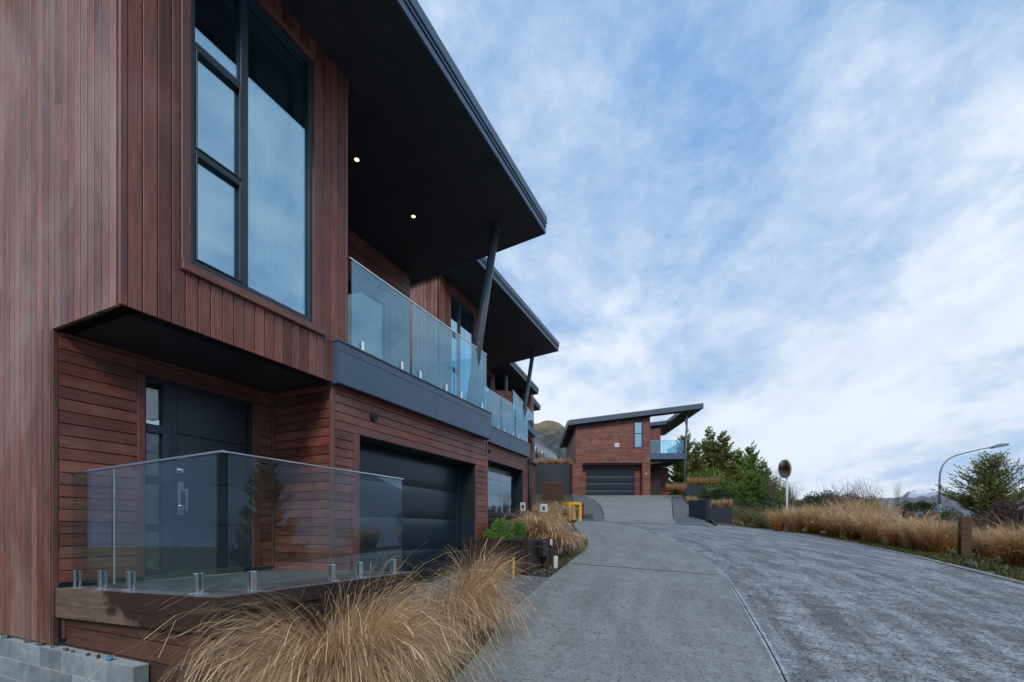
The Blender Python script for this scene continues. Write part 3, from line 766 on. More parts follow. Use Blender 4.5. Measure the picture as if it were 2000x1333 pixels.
    # balcony balustrade
    cp = MB().bbox(-4.562, -4.538, 4.66, 8.43, 3.556, 3.574, .003)
    ub = cp.build('balustrade', 'steel', root)
    for a, b in ((4.70, 5.932), (5.982, 7.17), (7.228, 8.42)):
        MB().box(-4.556, -4.544, a, b, 2.43, 3.555).build('glass_pane', 'glass_upper', ub)
    MB().box(-6.5, -4.56, 8.414, 8.426, 2.43, 3.555).build('glass_pane', 'glass_upper', ub)
    for Y in (4.883, 5.715, 6.175, 6.927, 7.419, 8.213):
        m = MB()
        for s_ in (-1, 1): m.bbox(-4.55 + s_ * .007, -4.55 + s_ * .028, Y - .026, Y + .026, 2.398, 2.545, .005)
        m.build('clamp', 'steel', ub)
    # --- roof
    XO = -3.44; y1, y2 = 1.95, 8.90; T = .30
    rm = MB(); rm.hexa([(-9.6, y1 + .05, zroof(-9.6) + .03), (XO - .05, y1 + .05, zroof(XO) + .03), (XO - .05, y2 - .04, zroof(XO) + .03), (-9.6, y2 - .04, zroof(-9.6) + .03),
                        (-9.6, y1 + .05, zroof(-9.6) + T), (XO - .05, y1 + .05, zroof(XO) + T), (XO - .05, y2 - .04, zroof(XO) + T), (-9.6, y2 - .04, zroof(-9.6) + T)])
    rf = rm.build('roof', 'roof_metal', root)
    sm_ = MB(); xs = [XO - .02, -4.62, -6.4, -8.0, -9.58]; ys = [1.98, 3.3, 5.25, 6.9, 8.0, 8.88]
    for a, b in zip(xs, xs[1:]):
        for c_, d_ in zip(ys, ys[1:]):
            e = .003
            sm_.hexa([(b + e, c_ + e, zroof(b)), (a - e, c_ + e, zroof(a)), (a - e, d_ - e, zroof(a)), (b + e, d_ - e, zroof(b)),
                      (b + e, c_ + e, zroof(b) + .02), (a - e, c_ + e, zroof(a) + .02), (a - e, d_ - e, zroof(a) + .02), (b + e, d_ - e, zroof(b) + .02)])
    sm_.hexa([(-9.58, y1 + .02, zroof(-9.58) + .021), (XO - .02, y1 + .02, zroof(XO) + .021), (XO - .02, y2 - .02, zroof(XO) + .021), (-9.58, y2 - .02, zroof(-9.58) + .021),
              (-9.58, y1 + .02, zroof(-9.58) + .029), (XO - .02, y1 + .02, zroof(XO) + .029), (XO - .02, y2 - .02, zroof(XO) + .029), (-9.58, y2 - .02, zroof(-9.58) + .029)])
    sm_.build('soffit', 'soffit', rf)
    zo = zroof(XO); fm = MB()
    fm.bbox(XO - .03, XO, y1, y2, zo - .012, zo + .085, .004)
    fm.bbox(XO - .04, XO - .016, y1, y2 + .004, zo + .085, zo + .112, .002)
    fm.bbox(XO - .04, XO + .010, y1, y2 + .008, zo + .114, zo + .152, .004)
    fm.bbox(XO - .04, XO - .010, y1, y2 + .002, zo + .152, zo + .174, .002)
    fm.bbox(XO - .06, XO + .022, y1, y2 + .012, zo + .176, zo + .325, .006)
    for yy in (y1, y2):     # sloping gable ends
        s_ = 1 if yy == y2 else -1
        fm.prism([(-9.6, yy, zroof(-9.6) - .012), (XO - .031, yy, zroof(XO - .031) - .012), (XO - .031, yy, zo + .32), (-9.6, yy, zroof(-9.6) + .32)], (0, -.03 * s_, 0))
    fm.build('fascia', 'fascia', rf)
    # raking column
    MB().tube([(-4.75, 8.05, 2.34), (-4.25, 8.25, 5.93)], .078, 20).bbox(-4.33, -4.17, 8.17, 8.33, 5.905, 5.935).bbox(-4.85, -4.65, 7.95, 8.15, 2.34, 2.36).build('column', 'column', root)
    return root
unit = build_townhouse()
# copies further up the street
def lights_for(root, mtx, lit):
    for X, Y in ((-5.36, 5.65), (-5.38, 7.12)):
        p = mtx @ Vector((X, Y, zroof(X)))
        m = MB(); m.disc(p + Vector((0, 0, .004)), (0, 0, -1), .055, .012, 24)
        hs = m.build('downlight', 'black_plastic', root)
        MB().disc(p + Vector((0, 0, -.009)), (0, 0, -1), .034, .006, 24).build('lamp', 'lamp_on' if lit else 'lamp_off', hs)
lights_for(unit, Matrix.Identity(4), True)
L0 = Vector((XD, Y0, -.87))
unit_specs = [((-2.757, 8.51, 1.0), R(1.5), 'second cedar townhouse up the road, its porch glass right behind the planter box'),
              ((-6.88, 16.6, 1.95), R(7), 'third cedar townhouse up the road with a boxed timber screen on its balcony'),
              ((-9.68, 23.9, 3.0), R(10), 'farthest cedar townhouse of the row, beside the dark retaining wall')]
unit_m = []
for dv, rz, lab in unit_specs:
    # rotate about the roof corner so the corner stays where the translation puts it
    piv = Vector((-3.44, 8.9, 0))
    mt = Matrix.Translation(Vector(dv)) @ Matrix.Translation(piv) @ Matrix.Rotation(rz, 4, 'Z') @ Matrix.Translation(-piv)
    keep = [c_ for c_ in unit.children if c_.name.startswith('downlight')]
    c = unit.copy(); COL.objects.link(c)
    for ch in unit.children:
        if ch not in keep: copy_tree(ch, c)
    p = mt @ L0
    c.location = (p.x, p.y, p.z + EYE); c.rotation_euler = (0, 0, rz); c['label'] = lab
    ROOTM[c.name] = (Matrix.Translation(c.location) @ Matrix.Rotation(rz, 4, 'Z')).inverted()
    lights_for(c, mt, False)
    unit_m.append((c, mt))
# ------------------------------------------------------------------ ground, road, drive
def lerp_tab(tab, y):
    if y <= tab[0][0]: return tab[0][1]
    for (a, b), (p, q) in zip(tab, tab[1:]):
        if y <= p: return b + (q - b) * (y - a) / (p - a)
    return tab[-1][1]
def smooth_tab(tab, y, w=.8): return sum(lerp_tab(tab, y + d_ * w) for d_ in (-1, -.5, 0, .5, 1)) / 5
LE = [(-14, -1.2), (0, -1.9), (3.45, -2.16), (5.68, -2.68), (7.64, -2.92), (10.1, -3.13), (12.0, -3.45), (13.7, -4.05), (16, -4.9), (19, -6.1), (21.5, -6.75), (24, -7.6), (27.5, -8.6)]
RE = [(-14, 4.4), (10.3, 4.2), (11.7, 4.06), (13.6, 3.84), (17.35, 3.55), (20.5, 3.05), (22.5, 2.45), (23.8, 1.85), (24.8, 1.0), (25.6, 0), (26.6, -1.6), (27.5, -3.2)]
JC = [(-14, .9), (0, .62), (4.64, .42), (6.4, .22), (8.9, -.11), (12.6, -.97), (16, -2.05), (19, -3.5), (21, -4.7), (24, -6.6), (27.5, -8.0)]
def le(y): return smooth_tab(LE, y)
def re_(y): return smooth_tab(RE, y, .5)
def jc(y): return smooth_tab(JC, y)
def strip(name, m, fa, fb, y0, y1, dy=.35, nx=8, dz=0.0, uo=0.0, thick=0.0):
    mb = MB(); ys = [y0 + (y1 - y0) * k / max(1, round((y1 - y0) / dy)) for k in range(max(1, round((y1 - y0) / dy)) + 1)]
    for y in ys:
        a, b = fa(y), fb(y)
        for k in range(nx + 1):
            x = a + (b - a) * k / nx; mb.v.append((x, y, G(x, y) + dz))
    w = nx + 1
    for j in range(len(ys) - 1):
        for k in range(nx):
            q = [j * w + k, j * w + k + 1, (j + 1) * w + k + 1, (j + 1) * w + k]
            mb.f.append(tuple(q)); mb.uv.append([(mb.v[i][0] - fa(mb.v[i][1]) + uo, mb.v[i][1]) for i in q]); mb.c.append((.5, .5, .5)); mb.sm.append(True)
    if thick:
        for side in (0, nx):
            for j in range(len(ys) - 1):
                a, b = mb.v[j * w + side], mb.v[(j + 1) * w + side]
                mb.face([a, b, (b[0], b[1], b[2] - thick), (a[0], a[1], a[2] - thick)])
    o = mb.build(name, m); tag(o, kind='structure'); return o
# ground sheet, fine near the houses, out to the horizon
def spread(lo, hi, step, far):
    a = []; v = lo
    while v <= hi + 1e-6: a.append(v); v += step
    s_ = step; v = hi
    while v < far: s_ *= 1.35; v += s_; a.append(v)
    s_ = step; v = lo
    while v > -far: s_ *= 1.35; v -= s_; a.insert(0, v)
    return a
gx, gy = spread(-18, 16, .5, 9000), spread(-8, 46, .5, 9000)
mb = MB()
for y in gy:
    for x in gx:
        r_ = math.hypot(x, y); z_ = G(max(-60, min(60, x)), max(-30, min(80, y))) - .07
        far_ = sstep(70, 260, r_); z_ = z_ * (1 - far_) + (-9.0) * far_
        # shallow undulation off the paving
        z_ += .5 * math.sin(x * .11 + 1) * math.cos(y * .09) * sstep(30, 60, r_)
        if x < -5.6 and -3 < y < 4.5: z_ = min(z_, -1.75)
        elif x < -3.0 and -3 < y < 2.3: z_ = min(z_, -1.42)
        mb.v.append((x, y, z_))
nxx = len(gx)
for j in range(len(gy) - 1):
    for i in range(nxx - 1):
        mb.f.append((j * nxx + i, j * nxx + i + 1, (j + 1) * nxx + i + 1, (j + 1) * nxx + i)); mb.uv.append([(0, 0)] * 4); mb.c.append((.5, .5, .5)); mb.sm.append(True)
tag(mb.build('ground', 'ground'), kind='structure')
strip('road', 'road', lambda y: jc(y) + .042, lambda y: re_(y), -12, 27.3, nx=10, uo=.05)
strip('road_margin', 'salt', lambda y: jc(y) + .007, lambda y: jc(y) + .042, -12, 27.3, nx=1, dz=.001)
strip('road_margin', 'salt', lambda y: jc(y) - .035, lambda y: jc(y) - .006, -12, 22, nx=1, dz=.001)
# the near lane is cast in bays with joints across it
for k, (a, b) in enumerate(((-12, 6.39), (6.402, 9.1), (9.112, 16.6), (16.615, 22.0), (22.0, 27.3))):
    f0 = (lambda y: le(y)); f1 = (lambda y: jc(y) - .035)
    sk = .55                                    # bays are cut a little askew
    strip('lane', 'lane', f0, f1, a, b, nx=6, dz=(-.004 if k == 1 else .002 if k == 2 else 0))
kb = strip('kerb', 'kerb', lambda y: re_(y) + .02, lambda y: re_(y) + .17, -12, 25.8, nx=1, dz=.014, thick=.12)
strip('apron', 'apron', lambda y: -4.66, lambda y: le(y) - .012, 4.9, 7.75, nx=6, dz=-.012)
strip('garden_bed', 'mulch', lambda y: -4.66 if y < 9 else -4.66 - (y - 9) * .8, lambda y: le(y) - .02, 7.76, 18.5, nx=14, dz=-.015)
# ramp up to the far house, in house coordinates
DL = [(-19.5, -2.3), (-17.8, -2.2), (-11.6, -1.5), (-7.2, -.85), (-3, -.5), (1.2, -.42)]
DA = [(-19.5, -.75), (-18, -.4), (-14.9, .12), (-8.9, .81), (-4.7, 1.0), (-1.7, .7), (1.2, .55)]
DB = [(-19.5, 2.75), (-18, 3.0), (-12.9, 4.41), (-8.3, 5.75), (-4, 7.0), (-.5, 8.2), (1.2, 8.5)]
DR = [(-19.5, 4.3), (-14.5, 5.6), (-8, 6.95), (-4, 7.9), (-1.0, 8.95), (1.2, 9.6)]
def hstrip(name, m, ta, tb, y0, y1, dz, nx=8):
    mb = MB(); n = 60; ys = [y0 + (y1 - y0) * k / n for k in range(n + 1)]
    for y in ys:
        a, b = smooth_tab(ta, y), smooth_tab(tb, y)
        for k in range(nx + 1):
            p_ = hw(a + (b - a) * k / nx, y); mb.v.append((p_.x, p_.y, G(p_.x, p_.y) + dz))
    w = nx + 1
    for j in range(n):
        for k in range(nx):
            q = [j * w + k, j * w + k + 1, (j + 1) * w + k + 1, (j + 1) * w + k]
            mb.f.append(tuple(q)); mb.uv.append([hloc(mb.v[i][0], mb.v[i][1]) for i in q]); mb.c.append((.5, .5, .5)); mb.sm.append(True)
    tag(mb.build(name, m), kind='structure')
off = lambda tb, d_: [(a, b + d_) for a, b in tb]
hstrip('driveway', 'drive', DA, DB, -18.6, 1.1, .014)
hstrip('driveway_border', 'drive_dark', DL, off(DA, -.05), -18.4, -.2, .012, 4)
hstrip('driveway_border', 'drive_dark', off(DB, .05), DR, -18.4, 1.1, .012, 4)
# drain cover on the ramp
pc = hw(2.0, -15.6); 
MBc = MB(); q = [hw(1.75, -16.1), hw(2.6, -16.1), hw(2.6, -15.3), hw(1.75, -15.3)]
MBc.prism([(p_.x, p_.y, G(p_.x, p_.y) + .018) for p_ in q], (0, 0, .012))
tag(MBc.build('drain_cover', 'kerb'), 'pale square drain cover set in the driveway ramp', 'drain cover')

# ------------------------------------------------------------------ hills and mountains
CR = Vector((math.cos(TH), math.sin(TH), 0)); CF = Vector((-math.sin(TH), math.cos(TH), 0))
from mathutils import noise as mn
def relief(name, m, cx0, cx1, cf0, cf1, nx, ny, hf):
    mb = MB()
    for j in range(ny + 1):
        for i in range(nx + 1):
            cx, cf = cx0 + (cx1 - cx0) * i / nx, cf0 + (cf1 - cf0) * j / ny
            p_ = CR * cx + CF * cf; mb.v.append((p_.x, p_.y, hf(cx, cf)))
    for j in range(ny):
        for i in range(nx):
            a = j * (nx + 1) + i; mb.f.append((a, a + 1, a + nx + 2, a + nx + 1)); mb.uv.append([(0, 0)] * 4); mb.c.append((.5, .5, .5)); mb.sm.append(True)
    return tag(mb.build(name, m), kind='structure')
def hill_h(cx, cf):
    f_ = 1 - .65 * sstep(14, 44, cx) - .35 * sstep(44, 90, cx)
    g_ = math.exp(-((cf - 175) / 55) ** 2)
    n_ = mn.fractal(Vector((cx * .03, cf * .03, 0)), 1, 2, 6)
    n2 = mn.fractal(Vector((cx * .15, cf * .15, 5)), 1, 2, 4)
    return -9 + 46 * f_ * g_ * (1 + .10 * n_ + .03 * n2)
relief('hill', 'hill', -170, 110, 60, 300, 150, 110, hill_h)
def ring_h(cx, cf):
    r_ = math.hypot(cx, cf); az = math.degrees(math.atan2(cx, cf))
    w = sstep(49, 84, az) ** .7 if az > 0 else 1 - sstep(-75, -62, az)
    return -9 + 70 * w * math.exp(-((r_ - 330) / 70) ** 2) * (1 + .22 * mn.fractal(Vector((cx * .01, cf * .01, 8)), 1, 2, 5))
M['hill_grey'] = noisy('hill_hazy_grey', (.13, .16, .21), (.25, .28, .34), .03, .95, det=8)  # bluish grey haze of distance put into the hill colour
M['hill_dark'] = noisy('hill_bush_cover', (.022, .032, .022), (.075, .080, .045), .05, .95, det=8)
relief('hill', 'hill_dark', 40, 560, 240, 420, 140, 30, lambda cx, cf: -9 + math.exp(-((cf - 330) / 45) ** 2) * (33 - .16 * (cx - 170) if cx > 170 else 33) * (1 + .12 * mn.fractal(Vector((cx * .03, cf * .03, 2)), 1, 2, 6)) * (1 - sstep(230, 330, cx) * .5) * sstep(60, 160, cx))
relief('hill', 'hill_grey', -480, 520, -520, 260, 110, 90, ring_h)  # unseen hills beside and behind; rear left added for the porch glass reflections
def mt(cx, cf):
    px = 1000 + F * cx / 7000
    h = lerp_tab([(1300, 250), (1500, 330), (1620, 470), (1690, 520), (1735, 500), (1770, 560), (1802, 640), (1830, 590), (1870, 570), (1950, 520), (2100, 600), (2400, 500)], px)
    r_ = 1 - abs(mn.fractal(Vector((cx * .0011, cf * .0011, 3)), 1, 2.1, 7)) * 1.3
    return -40 + .98 * h * math.exp(-((cf - 7000) / 900) ** 2) * (.60 + .48 * r_)
relief('mountains', 'mountain', 1500, 12000, 5000, 8600, 260, 70, mt)

# ------------------------------------------------------------------ the far house
def far_house():
    o = hw(0, 0); root = thing('detached_house', 'detached cedar house with monopitch roof and wide garage at the top of the driveway', 'house', (o.x, o.y, 3.0), HR)
    MX = Matrix.Translation((HO.x, HO.y, 0)) @ Matrix.Rotation(HR, 4, 'Z')
    def B(mb, name, m, par=root): return mb.tf(MX).build(name, m, par)
    zb = lambda x: 9.12 + .118 * x                     # underside of roof
    Wd = 6.37
    # upper front wall
    win = [(5.02, 5.72, 7.16 - 5.84, 9.40 - 5.84)]
    m = MB(); slab(m, (0, 0, 5.84), (1, 0, 0), (0, 0, 1), (0, -1, 0), Wd, 4.1, win, .15, top=lambda u: zb(u) - 5.84)
    m.box(.02, .16, .15, 10.5, 2.6, 9.0).box(Wd - .16, Wd - .01, .15, 6.0, 2.6, 9.6).box(0, Wd, 10.4, 10.5, 2.6, 9.1)
    B(m, 'wall', 'frame')
    m = MB(); clad(m, (0, 0, 5.84), (0, 0, 1), (1, 0, 0), (0, -1, 0), 3.23, Wd, [(a[2], a[3], a[0] - .06, a[1] + .06) for a in win], w=.125, joints=1.5)
    # gable boards follow the roof slope
    for k in range(9):
        z0_ = 5.84 + 3.25 + k * .11; xs_ = max(0, (z0_ + .10 - 9.12) / .118)
        if xs_ < Wd - .1: clad(m, (xs_, 0, z0_), (0, 0, 1), (1, 0, 0), (0, -1, 0), .11, Wd - xs_, [(0, .11, 5.0 - xs_, 5.75 - xs_)] if z0_ < 9.45 else (), w=.11)
    clad(m, (.0, .02, 2.9), (0, 1, 0), (0, 0, 1), (-1, 0, 0), 10.4, 6.2, (), w=.125)
    B(m, 'upper_cladding', 'cedar')
    wf = MB()
    for a, b, c_, d_ in ((5.02, 5.08, 7.16, 9.4), (5.66, 5.72, 7.16, 9.4), (5.08, 5.66, 7.16, 7.22), (5.08, 5.66, 9.34, 9.4), (5.08, 5.66, 8.33, 8.40)): wf.bbox(a, b, -.03, .06, c_, d_)
    w_ = B(wf, 'window', 'frame')
    B(MB().box(5.08, 5.66, .01, .02, 7.22, 8.33), 'pane', 'window_glass', w_); B(MB().box(5.08, 5.66, .01, .02, 8.40, 9.34), 'pane', 'window_glass', w_)
    B(MB().box(5.0, 5.75, .3, .31, 7.1, 9.5), 'curtain', 'curtain', w_)
    B(MB().bbox(4.95, 5.015, -.045, -.015, 7.1, 9.45).bbox(5.725, 5.79, -.045, -.015, 7.1, 9.45).bbox(4.95, 5.79, -.045, -.015, 7.08, 7.15), 'casing', 'cedar_trim', w_)
    # lower walls: piers and the garage recess
    m = MB().box(-.30, .55, .03, .9, 2.6, 5.84).box(5.74, Wd, .03, .9, 2.6, 5.84).box(.55, 5.74, .12, .9, 5.72, 5.84)
    B(m, 'wall', 'frame')
    m = MB(); clad(m, (-.30, .03, 2.7), (0, 0, 1), (1, 0, 0), (0, -1, 0), 3.14, .85, (), w=.125); mr_ = MB(); clad(mr_, (5.74, .03, 2.7), (0, 0, 1), (1, 0, 0), (0, -1, 0), 3.14, Wd - 5.74, (), w=.125)
    clad(m, (-.30, .03, 2.7), (0, 0, 1), (0, 1, 0), (-1, 0, 0), 3.0, 1.2, (), w=.125)
    clad(mr_, (5.74, .9, 2.7), (0, 0, 1), (0, -1, 0), (-1, 0, 0), 3.14, .86, (), w=.125)
    B(m, 'pier_cladding', 'cedar'); B(mr_, 'pier_cladding', 'cedar')
    gh = [(1.0 - .55, 5.25 - .55, 0, 5.45 - 2.9)]
    m = MB(); slab(m, (.55, .9, 2.6), (1, 0, 0), (0, 0, 1), (0, -1, 0), 5.19, 3.24, [(.45, 4.70, 0, 2.85)], .12); B(m, 'wall', 'frame')
    m = MB(); clad(m, (.56, .9, 2.7), (0, 0, 1), (1, 0, 0), (0, -1, 0), 3.1, 5.17, [(0, 2.75, .44 - .08, 4.69 + .08)], w=.125); B(m, 'recess_cladding', 'cedar')
    g_ = B(MB().bbox(.93, 1.0, .845, .875, 2.7, 5.50).bbox(5.25, 5.32, .845, .875, 2.7, 5.50).bbox(.93, 5.32, .843, .873, 5.45, 5.53), 'garage_door', 'cedar_trim')
    for k in range(4):
        a = 2.92 + k * .632; pm = MB(); n = 10
        for q_ in range(n + 1):
            f_ = q_ / n; z_ = a + .01 + .612 * f_; y_ = .945 - .018 * (1 - (2 * f_ - 1) ** 4) + .010 * (1 - f_)
            pm.v.append((1.0, y_, z_)); pm.v.append((5.25, y_, z_))
        for q_ in range(n):
            i = 2 * q_; pm.f.append((i, i + 1, i + 3, i + 2)); pm.uv.append([(0, 0)] * 4); pm.c.append((.5, .5, .5)); pm.sm.append(True)
        pm.box(1.0, 5.25, .97, 1.0, a, a + .63)
        B(pm, 'door_panel', 'garage', g_)
    B(MB().bbox(-.32, -.27, .0, .05, 2.7, 5.84).bbox(.52, .56, -.005, .03, 2.7, 5.84).bbox(5.73, 5.77, -.005, .03, 2.7, 5.84).bbox(Wd - .03, Wd + .02, -.03, .03, 2.7, zb(Wd)).bbox(-.02, .03, -.03, .03, 5.84, 9.1), 'corner_trim', 'cedar_trim')
    lt = B(MB().bbox(3.33, 3.72, -.10, -.022, 7.18, 7.55, .02), 'wall_light', 'white')  # square white light fitting on the upper wall, unlit
    B(MB().bbox(3.42, 3.66, -.115, -.102, 7.26, 7.50, .01), 'light_cover', 'reveal_white', lt)
    B(MB().bbox(5.98, 6.08, -.03, .02, 4.84, 4.96, .01), 'door_bell', 'white')
    # right hand side: recess and balcony
    m = MB(); slab(m, (Wd, 2.2, 2.6), (1, 0, 0), (0, 0, 1), (0, -1, 0), 1.5, 3.2, (), .12); m.box(7.75, 7.87, 2.2, 8, 2.6, 6.0); B(m, 'wall', 'frame')
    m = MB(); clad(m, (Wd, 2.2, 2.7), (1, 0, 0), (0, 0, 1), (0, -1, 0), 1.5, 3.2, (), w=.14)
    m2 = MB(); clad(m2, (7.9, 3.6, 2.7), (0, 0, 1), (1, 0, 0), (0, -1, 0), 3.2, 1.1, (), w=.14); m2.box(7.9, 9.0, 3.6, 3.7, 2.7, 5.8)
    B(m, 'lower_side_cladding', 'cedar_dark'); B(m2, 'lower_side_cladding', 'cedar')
    m = MB(); slab(m, (Wd, 5.0, 6.0), (1, 0, 0), (0, 0, 1), (0, -1, 0), 2.3, 3.9, (), .12, top=lambda u: zb(Wd + u) - 6.0); B(m, 'wall', 'frame')
    m = MB(); clad(m, (Wd, 5.0, 6.2), (0, 0, 1), (1, 0, 0), (0, -1, 0), 3.7, 2.3, (), w=.125); B(m, 'balcony_cladding', 'cedar')
    b_ = B(MB().bbox(Wd + .02, 9.32, .0, 5.2, 6.12, 6.66).hexa([(Wd, .3, 5.72), (7.9, .3, 5.95), (7.9, 5, 5.95), (Wd, 5, 5.72), (Wd, .3, 6.12), (9.2, .3, 6.12), (9.2, 5, 6.12), (Wd, 5, 6.12)]), 'balcony', 'soffit')
    B(MB().bbox(Wd + .02, 9.34, -.03, -.002, 6.14, 6.68).bbox(9.322, 9.35, -.03, 5.2, 6.14, 6.68), 'fascia', 'fascia', b_)
    r_ = B(MB().bbox(Wd + .03, 9.30, .03, .06, 7.76, 7.79).bbox(9.27, 9.30, .06, 5.0, 7.76, 7.79), 'balustrade', 'steel')
    for a, b in ((6.42, 7.35), (7.38, 8.3), (8.33, 9.26)): B(MB().box(a, b, .04, .05, 6.72, 7.76), 'glass_pane', 'glass_upper', r_)
    for a, b in ((.08, 1.6), (1.63, 3.2), (3.23, 4.9)): B(MB().box(9.28, 9.29, a, b, 6.72, 7.76), 'glass_pane', 'glass_upper', r_)
    for x_ in (6.6, 7.15, 7.55, 8.1, 8.5, 9.05): B(MB().bbox(x_ - .03, x_ + .03, .02, .07, 6.68, 6.84), 'clamp', 'steel', r_)
    # roof with an open bay over the balcony
    x0, x1, y0, y1 = -.70, 10.70, -.62, 10.9; T = .36
    hole = (6.55, 9.15, .35, 4.6)
    m = MB(); s_ = MB()
    us, vs = [x0, 2.5, hole[0], hole[1], x1], [y0, hole[2], hole[3], y1]
    for a, b in zip(us, us[1:]):
        for c_, d_ in zip(vs, vs[1:]):
            if a >= hole[0] - .01 and b <= hole[1] + .01 and c_ >= hole[2] - .01 and d_ <= hole[3] + .01: continue
            m.hexa([(a, c_, zb(a) + .03), (b, c_, zb(b) + .03), (b, d_, zb(b) + .03), (a, d_, zb(a) + .03), (a, c_, zb(a) + T), (b, c_, zb(b) + T), (b, d_, zb(b) + T), (a, d_, zb(a) + T)])
            e = .004
            s_.hexa([(a + e, c_ + e, zb(a)), (b - e, c_ + e, zb(b)), (b - e, d_ - e, zb(b)), (a + e, d_ - e, zb(a)), (a + e, c_ + e, zb(a) + .028), (b - e, c_ + e, zb(b) + .028), (b - e, d_ - e, zb(b) + .028), (a + e, d_ - e, zb(a) + .028)])
    rf = B(m, 'roof', 'roof_metal'); B(s_, 'soffit', 'soffit', rf)
    f = MB()
    f.prism([(x0, y0, zb(x0) - .02), (x1, y0, zb(x1) - .02), (x1, y0, zb(x1) + T + .05), (x0, y0, zb(x0) + T + .05)], (0, -.03, 0))
    f.prism([(x0, y0, zb(x0) - .02), (x0, y1, zb(x0) - .02), (x0, y1, zb(x0) + .20), (x0, y0, zb(x0) + .20)], (-.03, 0, 0))
    f.prism([(x0 - .06, y0, zb(x0) + .21), (x0 - .06, y1, zb(x0) + .21), (x0 - .06, y1, zb(x0) + T + .05), (x0 - .06, y0, zb(x0) + T + .05)], (-.03, 0, 0))
    f.prism([(x1, y0, zb(x1) - .02), (x1, y1, zb(x1) - .02), (x1, y1, zb(x1) + T + .05), (x1, y0, zb(x1) + T + .05)], (.03, 0, 0))
    B(f, 'fascia', 'roof_metal', rf)
    # steel column at the outer corner
    B(MB().tube([(9.32, .1, 3.2), (9.60, .1, zb(9.6))], .085, 14).bbox(9.45, 9.75, -.05, .25, zb(9.6) - .05, zb(9.6) - .01), 'column', 'column')
    B(MB().bbox(9.36, 9.5, -.12, .0, 9.25, 9.42).bbox(9.40, 9.5, -.05, .05, 9.1, 9.6, .004), 'bracket', 'column')
far_house()

# ------------------------------------------------------------------ walls, planters and small things
def frame_at(px, t_, rz=HR):
    p_ = at(px, 1036, t_); return Matrix.Translation((p_.x, p_.y, 0)) @ Matrix.Rotation(rz, 4, 'Z')
def zpx(py, t_): return (1036 - py) / F * t_
def place_box_thing(name, label, cat, m, px0, px1, pyt, pyb, t_, depth, rz=HR, extra=None, group=None, lines=0):
    w = (px1 - px0) / F * t_; zt, zb_ = zpx(pyt, t_), zpx(pyb, t_)
    mb = MB().bbox(0, w, 0, depth, zb_ - .4, zt, .01)
    if lines:
        mb = MB(); n = int(round((zt - zb_ + .4) / lines))
        for k in range(n): mb.bbox(0, w, 0, depth, zb_ - .4 + k * lines, zb_ - .4 + (k + 1) * lines - .008, .006)
    mb.tf(frame_at(px0, t_, rz)); o = mb.build(name, m); tag(o, label, cat, group); return o
# concrete block base in front of the side wall
blk = MB()
root = thing('block_wall', 'grey concrete block wall below the cedar corner, with mortar joints', 'wall', (-6, 2.1, -1.9))
XR, zt, bh = -4.317, -1.085, .19
k = 0
for r_ in range(4):
    x = XR - (0 if r_ % 2 == 0 else .195); 
    if r_ % 2: blk.bbox(XR - .191, XR - .004, 2.10, 2.215, zt - (r_ + 1) * bh + .005, zt - r_ * bh - .005, .004, rc())
    while x > -9.6:
        blk.bbox(x - .386, x - .004, 2.10, 2.215, zt - (r_ + 1) * bh + .005, zt - r_ * bh - .005, .004, rc()); x -= .39
blk.build('blocks', 'block', root)
MB().box(-9.6, XR - .006, 2.106, 2.214, zt - 4 * bh, zt - .004).build('mortar', 'mortar', root)
cap = MB().disc((-4.72, 2.125, zt), (0, 0, 1), .022, .03, 14); tag(cap.build('bottle_cap', 'blue_cap'), 'small blue plastic cap lying on top of the block wall', 'cap')
rub = random.Random(3)
M['stone'] = noisy('stone', (.10, .10, .095), (.20, .195, .18), 12, .9)
mb = MB()
for k in range(9):
    x = -4.5 - rub.random() ** 1.3 * 2.6; s_ = .012 + .022 * rub.random()
    pts = [Vector((math.cos(a) * s_ * (.7 + .6 * rub.random()), math.sin(a) * s_ * .7, 0)) for a in (0, 1.1, 2.2, 3.3, 4.4, 5.4)]
    mb.prism([(x + q_.x, 2.12 + q_.y + .03 * (rub.random() - .5), zt - .003) for q_ in pts], (0, 0, .015 + s_ * .5))
tag(mb.build('rubble', 'stone'), 'broken bits of mortar lying along the top of the block wall', 'rubble', kind='stuff')

# planter box with letterboxes by the first garage
pl = thing('planter', 'dark timber planter box at the corner of the nearest garage', 'planter', (-4.0, 8.3, -.8))
m = MB()
for k in range(4):
    a, b = -1.0 + k * .21, -1.0 + k * .21 + .203
    m.bbox(-4.60, -3.35, 7.76, 7.80, a, b, .005); m.bbox(-3.39, -3.35, 7.802, 10.4, a, b, .005); m.bbox(-4.60, -3.39, 10.36, 10.4, a, b, .005)
m.bbox(-3.42, -3.33, 7.74, 7.83, -1.0, -.155, .006); m.bbox(-3.42, -3.33, 8.9, 8.98, -1.0, -.155, .006)
m.build('boards', 'cedar_dark', pl)
MB().box(-4.59, -3.40, 7.81, 10.35, -.95, -.24).build('soil', 'mulch', pl)
tag(MB().bbox(-3.74, -3.46, 7.64, 7.735, -.50, -.21, .012).bbox(-3.75, -3.45, 7.625, 7.738, -.205, -.19, .004).bbox(-3.63, -3.57, 7.632, 7.638, -.30, -.28, .002).build('letterbox', 'black_plastic'), 'black letterbox on the front of the dark planter', 'letterbox')
tag(MB().bbox(-3.328, -3.22, 8.18, 8.40, -.50, -.20, .012).build('letterbox', 'black_plastic'), 'black letterbox on the road side of the dark planter', 'letterbox')
tag(MB().bbox(-3.328, -3.25, 8.44, 8.56, -1.0, -.17, .006).build('timber_post', 'timber_rust'), 'brown timber post fixed beside the side letterbox of the planter', 'post')
tag(MB().bbox(-3.328, -3.31, 8.83, 8.93, -.30, -.18, .003).build('number_plate', 'white'), 'small white plate at the rear corner of the dark planter', 'plate')
